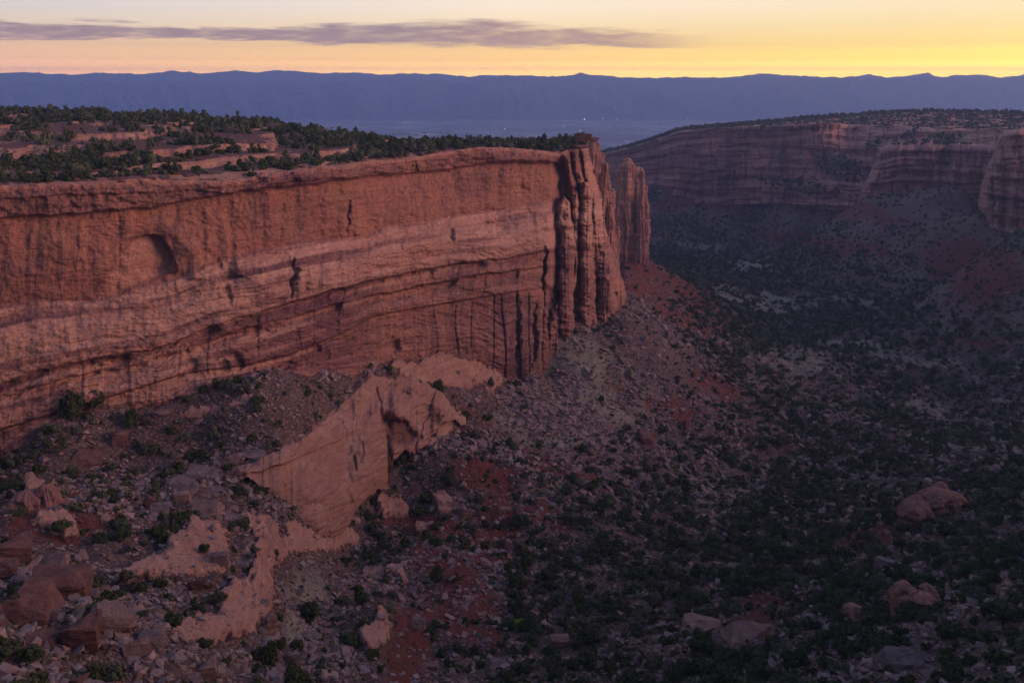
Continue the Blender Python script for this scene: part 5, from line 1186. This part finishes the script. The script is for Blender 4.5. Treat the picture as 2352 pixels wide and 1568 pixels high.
# ------------------------------------------------------------------ countable boulders
def loose(x, y, z, s, zn, flat=False):
    kd = R_.choice(['block', 'round', 'slab', 'slab']) if not flat else 'slab'; mt = R_.choice(['red', 'pale', 'grey', 'pale']) if zn != 'mesa' else R_.choice(['red', 'pale'])
    o = bpy.data.objects.new('boulder', kinds[(kd, mt, R_.randint(0, 4))]); COL.objects.link(o)
    o.scale = (s, s*(.7+.4*R_.rand()), s*(.8+.4*R_.rand())*(1.5 if kd == 'slab' else 1)); tl = .35 if zn != 'mesa' else .08
    o.rotation_euler = (R_.uniform(-tl, tl), R_.uniform(-tl, tl), R_.rand()*6.28); o.location = (x, y, z+s*.1)
    
    if zn == 'mesa': tag(o, 'flat slab of rock on the rim of the left mesa', 'boulder', 'rock slabs along the mesa rim')
    else:
        qx, qy = proj(x, y, z); wa, wb = where(float(qx), float(qy), zn); nm = {'red': 'reddish', 'pale': 'pale', 'grey': 'grey'}[mt]+' '+{'block': 'angular boulder', 'round': 'weathered boulder', 'slab': 'flat slab'}[kd]
        tag(o, nm+' '+wa, 'boulder', nm.replace('boulder', 'boulders').replace('slab', 'slabs')+' '+wb)
x, y = sample(2600, 110, 400); z, px, py, rk, rd, r, ok = on_floor(x, y)
tal = blob(px, py, 1300, 900, 330, 150, 32, .5)+blob(px, py, 430, 1100, 360, 130, 8, .5)+1.6*blob(px, py, 150, 1450, 420, 160, 0, .5)+blob(px, py, 1050, 1250, 220, 260, 30, .5)+.5*blob(px, py, 2150, 1450, 300, 200, 0, .5)+.08
ok &= (px > 0) & (px < 2352) & (py < 1568) & (rk < .5)
for hx_, hy_, hs in hero_xy: ok &= np.hypot(x-hx_, y-hy_) > hs*1.1
idx = np.where(ok & (R_.rand(len(x)) < tal*.8))[0][:222]
for i in idx: loose(x[i], y[i], z[i], .6+.5*R_.rand()+1.3*R_.rand()**4, 'slope' if px[i] < 1450 and z[i] > -168 else 'floor')
print('loose', len(idx))
for k in range(46):
    q = R_.uniform(0, 1300); a = float(azr(q, RIM(q))); rr_ = float(np.interp(a, azrim, rrim))+R_.uniform(.5, 9); x_, y_ = sin(a)*rr_, cos(a)*rr_
    loose(x_, y_, float(mesaz(np.array([x_]), np.array([y_]))[0]), 1.0+1.8*R_.rand(), 'mesa', True)

# ------------------------------------------------------------------ the valley: lamps and farm buildings
def lampmat(nm, c, s):
    m = bpy.data.materials.new(nm); m.use_nodes = True; b = m.node_tree.nodes['Principled BSDF']; b.inputs['Emission Color'].default_value = (*c, 1); b.inputs['Emission Strength'].default_value = s; b.inputs['Base Color'].default_value = (.1, .1, .1, 1); return m
LM = [lampmat('lamp_white', (1, .95, .85), 13), lampmat('lamp_yellow', (1, .72, .25), 13), lampmat('lamp_amber', (1, .5, .2), 9)]
lamp_me = []
for mt in LM:
    bm = bmesh.new(); bmesh.ops.create_icosphere(bm, subdivisions=1, radius=1); lamp_me.append(bm_mesh('street_lamp', bm, mt))
def vpt(px, py): hx, hy, t = ray(px, py); r = ZV/t; return hx*r, hy*r, r
lamps = [(879, 246, 1.1, 0), (885, 247, 1.4, 0), (892, 246, 1.0, 0), (936, 262, .7, 0), (879, 265, 1.0, 1), (1385, 352, .9, 0), (1391, 353, .8, 0)]
for k in range(80):
    u = R_.rand()
    if u < .45: a, b = R_.uniform(760, 1400), 262+R_.rand()*44
    elif u < .75: a, b = R_.uniform(1380, 1640), 262+R_.rand()*70
    else: a, b = R_.uniform(1550, 1950), 260+R_.rand()*18
    lamps.append((a, b, .28+.5*R_.rand()**3, int(R_.choice([0, 1, 1, 2]))))
for k, (a, b, s, c) in enumerate(lamps):
    x, y, r = vpt(a, b); o = bpy.data.objects.new('street_lamp', lamp_me[c]); COL.objects.link(o); o.location = (x, y, ZV+14); q = s*r/F*1.0; o.scale = (q,)*3
    if k < 3: tag(o, 'bright white lamp in the brightest cluster of the valley', 'lamp', 'brightest cluster of valley lamps')
    else: tag(o, 'tiny glowing lamp among the dark fields of the valley', 'lamp', 'lamps scattered across the valley')
m = NT('barn_wall'); M_barn = m.done(m.mix(m.n.new('ShaderNodeObjectInfo').outputs['Random'], (.5, .5, .52), (.2, .18, .18)))
bm = bmesh.new()
pr = [(-1, 0), (1, 0), (1, .45), (0, .75), (-1, .45)]
A_ = [bm.verts.new((p[0]*.5, -1, p[1])) for p in pr]; B_ = [bm.verts.new((p[0]*.5, 1, p[1])) for p in pr]
bm.faces.new(A_); bm.faces.new(B_[::-1])
for i in range(5): bm.faces.new((A_[i], B_[i], B_[(i+1) % 5], A_[(i+1) % 5]))
barn = bm_mesh('farm_building', bm, M_barn)
for k in range(70):
    a, b = (R_.uniform(800, 1900), 268+R_.rand()*36) if k < 45 else (R_.uniform(1385, 1560), 285+R_.rand()*60)
    x, y, r = vpt(a, b); o = bpy.data.objects.new('farm_building', barn); COL.objects.link(o); o.location = (x, y, ZV+4); s = R_.uniform(12, 30); o.scale = (s, s*R_.uniform(.8, 1.8), s*.7); o.rotation_euler.z = R_.choice([0, pi/2])
    tag(o, 'pale far-off farm building on the valley fields', 'farm building', 'farm buildings on the valley floor')
for e in protos:
    for c in list(e.children): bpy.data.objects.remove(c)
    bpy.data.objects.remove(e)
# ------------------------------------------------------------------ air
def build_haze():
    bm = bmesh.new(); bmesh.ops.create_cube(bm, size=1.0)
    x0, x1, y0, y1, z0, z1 = -10500, 10500, -2200, 13400, -900, 118
    for v in bm.verts:
        v.co = ((x0+x1)/2+v.co.x*(x1-x0), (y0+y1)/2+v.co.y*(y1-y0), (z0+z1)/2+v.co.z*(z1-z0))
    me = bpy.data.meshes.new('haze'); bm.to_mesh(me); bm.free()
    m = bpy.data.materials.new('haze_air'); m.use_nodes = True; t = m.node_tree; t.nodes.clear()
    out = t.nodes.new('ShaderNodeOutputMaterial'); pv = t.nodes.new('ShaderNodeVolumePrincipled')
    pv.inputs['Color'].default_value = HAZE_COL; pv.inputs['Density'].default_value = HAZE_D; pv.inputs['Anisotropy'].default_value = .5
    t.links.new(pv.outputs[0], out.inputs['Volume'])
    me.materials.append(m); o = bpy.data.objects.new('haze', me); COL.objects.link(o); o['kind'] = 'stuff'
HAZE_D = 1.25e-4; HAZE_COL = (.42, .58, 1.0, 1)
build_haze()

# ------------------------------------------------------------------ sky and sun
SUN_AZ, SUN_EL = 82.0, 10.0
w = bpy.data.worlds.new('World'); scn.world = w; w.use_nodes = True
nt = w.node_tree; N = nt.nodes; LK = nt.links; bg = N['Background']
def wn(t, **k):
    n = N.new(t)
    for a, b in k.items(): setattr(n, a, b)
    return n
def wm(op, a, b=0.0, c=None):
    n = wn('ShaderNodeMath', operation=op)
    for i, v in enumerate([a, b] + ([c] if c is not None else [])):
        if isinstance(v, bpy.types.NodeSocket): LK.new(v, n.inputs[i])
        else: n.inputs[i].default_value = v
    return n.outputs[0]
def wr(v, a, b, c=0.0, d=1.0, smooth=False):
    n = wn('ShaderNodeMapRange'); n.inputs[1].default_value = a; n.inputs[2].default_value = b; n.inputs[3].default_value = c; n.inputs[4].default_value = d
    if smooth: n.interpolation_type = 'SMOOTHSTEP'
    LK.new(v, n.inputs[0]); return n.outputs[0]
def ramp(v, stops, a, b):
    r = wn('ShaderNodeValToRGB'); LK.new(wr(v, a, b), r.inputs[0]); e = r.color_ramp.elements
    for i, (p, c) in enumerate(stops):
        q = (p-a)/(b-a); c = c if isinstance(c, tuple) else (c, c, c)
        el = e[i] if i < 2 else e.new(q)
        el.position = max(0, q); el.color = (*c, 1)
    return r.outputs[0]
def wmix(f, a, b, mode='MIX'):
    n = wn('ShaderNodeMix', data_type='RGBA', blend_type=mode)
    for s, v in ((0, f), (6, a), (7, b)):
        if isinstance(v, bpy.types.NodeSocket): LK.new(v, n.inputs[s])
        else: n.inputs[s].default_value = (*v, 1) if isinstance(v, tuple) else v
    return n.outputs[2]
tc = wn('ShaderNodeTexCoord'); sep = wn('ShaderNodeSeparateXYZ'); LK.new(tc.outputs['Generated'], sep.inputs[0])
el = wm('MULTIPLY', wm('ARCSINE', sep.outputs[2]), 57.29578)
az = wm('MULTIPLY', wm('ARCTAN2', sep.outputs[0], sep.outputs[1]), 57.29578)
LEFT = [(-.5, (4.6, 2.1, .65)), (.3, (4.0, 1.8, .60)), (.6, (2.5, 1.2, .48)), (1.0, (1.45, .78, .40)), (1.8, (.98, .60, .38)), (2.8, (.84, .66, .54)), (4, (.66, .64, .68)), (6, (.46, .52, .64)), (12, (.46, .54, .78))]
MIDC = [(-.5, (6.0, 3.2, .35)), (.3, (5.2, 2.8, .32)), (.6, (3.4, 1.9, .28)), (1.0, (1.9, 1.1, .24)), (1.8, (1.2, .78, .29)), (2.8, (1.1, .82, .48)), (4, (1.08, .88, .68)), (6, (.84, .76, .74)), (12, (.62, .64, .78))]
RIGHT = [(-.5, (7.0, 4.6, .10)), (.3, (6.2, 4.1, .08)), (.6, (4.2, 2.8, .08)), (1.0, (2.4, 1.6, .10)), (1.8, (1.45, 1.0, .24)), (2.8, (1.15, .87, .36)), (4, (1.06, .85, .52)), (6, (.95, .78, .58)), (12, (.80, .70, .72))]
for Q in (LEFT, MIDC, RIGHT): pass
cl_ = ramp(el, LEFT, -.5, 12); cm_ = ramp(el, MIDC, -.5, 12); cr_ = ramp(el, RIGHT, -.5, 12)
low = wmix(wr(az, 0, 30), wmix(wr(az, -32, 0), cl_, cm_), cr_)
east = wmix(wr(az, 110, 170), low, (.36, .27, .34)); east = wmix(wr(az, -60, -120), east, (.34, .27, .36))
hi = ramp(el, [(12, (.36, .40, .60)), (35, (.165, .195, .37)), (90, (.10, .13, .28))], 12, 90)
sky = wmix(wr(el, 9, 16), east, hi)
# the broad glow that follows the sun below the ridge
ns = wn('ShaderNodeTexSky', sky_type='NISHITA', sun_disc=False, sun_elevation=math.radians(2.0), sun_rotation=math.radians(SUN_AZ))
nis = wmix(1.0, ns.outputs[0], (.02, .02, .02), 'MULTIPLY')
glow = wm('MULTIPLY', wr(wm('ABSOLUTE', wm('SUBTRACT', az, SUN_AZ)), 0, 60, 1, 0, True), wr(el, 0, 28, 1, 0, True))
sky = wmix(wm('MULTIPLY', glow, 1.0), sky, (1.5, .72, .42), 'ADD')
sky = wmix(1.0, sky, nis, 'ADD')
# long bank of cloud low in the north
cen = ramp(az, [(-33, .262), (-16, .238), (-6, .256), (4, .226), (14, .215)], -33, 14)
thk = ramp(az, [(-33, .045), (-14, .042), (-4, .085), (4, .060), (9, .045), (14, .035)], -33, 14)
cen = wm('SUBTRACT', wm('MULTIPLY', cen, 10.0), .12); thk = wm('MULTIPLY', thk, 9.5)
cv = wn('ShaderNodeCombineXYZ'); LK.new(wm('MULTIPLY', az, .10), cv.inputs[0]); LK.new(wm('MULTIPLY', el, 1.1), cv.inputs[1])
n1 = wn('ShaderNodeTexNoise'); LK.new(cv.outputs[0], n1.inputs['Vector']); n1.inputs['Scale'].default_value = 1.6; n1.inputs['Detail'].default_value = 8; n1.inputs['Roughness'].default_value = .58; n1.inputs['Distortion'].default_value = .4
cv2 = wn('ShaderNodeCombineXYZ'); LK.new(wm('MULTIPLY', az, .5), cv2.inputs[0]); LK.new(wm('MULTIPLY', el, 2.6), cv2.inputs[1])
n2 = wn('ShaderNodeTexNoise'); LK.new(cv2.outputs[0], n2.inputs['Vector']); n2.inputs['Scale'].default_value = 1.2; n2.inputs['Detail'].default_value = 7; n2.inputs['Roughness'].default_value = .6
off = wm('MULTIPLY', wm('SUBTRACT', n1.outputs[0], .5), 1.6)
dv = wm('SUBTRACT', wm('ADD', el, off), cen)
up = wm('DIVIDE', wm('MAXIMUM', dv, 0.0), wm('MULTIPLY', thk, 1.15)); dn = wm('DIVIDE', wm('MAXIMUM', wm('MULTIPLY', dv, -1.0), 0.0), wm('MULTIPLY', thk, .8))
q = wm('ADD', up, dn)
cmk = wm('MULTIPLY', wr(q, .55, 1.1, 1, 0, True), wr(n2.outputs[0], .30, .55, .6, 1.0))
cmk = wm('MULTIPLY', cmk, wr(az, 5, 13, 1, 0, True))
ccol = wmix(wr(az, -8, 12), (.27, .185, .25), (.66, .37, .24))
ccol = wmix(wr(el, 1.6, 3.2), wmix(.5, ccol, (.62, .38, .32)), ccol)
sky = wmix(wm('MULTIPLY', cmk, .9), sky, ccol)
sky = wmix(wr(el, -1.5, -.6, 1, 0), sky, (.04, .035, .04))
LK.new(sky, bg.inputs[0]); bg.inputs[1].default_value = 1.0

sd = bpy.data.lights.new('sun', 'SUN'); sd.energy = 1.9; sd.angle = math.radians(30); sd.color = (1.0, .53, .44)
so = bpy.data.objects.new('sun', sd); COL.objects.link(so)
a, e = math.radians(SUN_AZ+22), math.radians(SUN_EL+6)
dirv = Vector((sin(a)*cos(e), cos(a)*cos(e), sin(e)))
so.rotation_euler = dirv.to_track_quat('Z', 'Y').to_euler()

scn.view_settings.view_transform = 'Standard'; scn.view_settings.look = 'None'; scn.view_settings.exposure = 0.08; scn.view_settings.gamma = 1
cy = scn.cycles; cy.use_denoising = True; cy.max_bounces = 4; cy.diffuse_bounces = 2; cy.volume_bounces = 2; cy.use_adaptive_sampling = True; cy.adaptive_threshold = .01
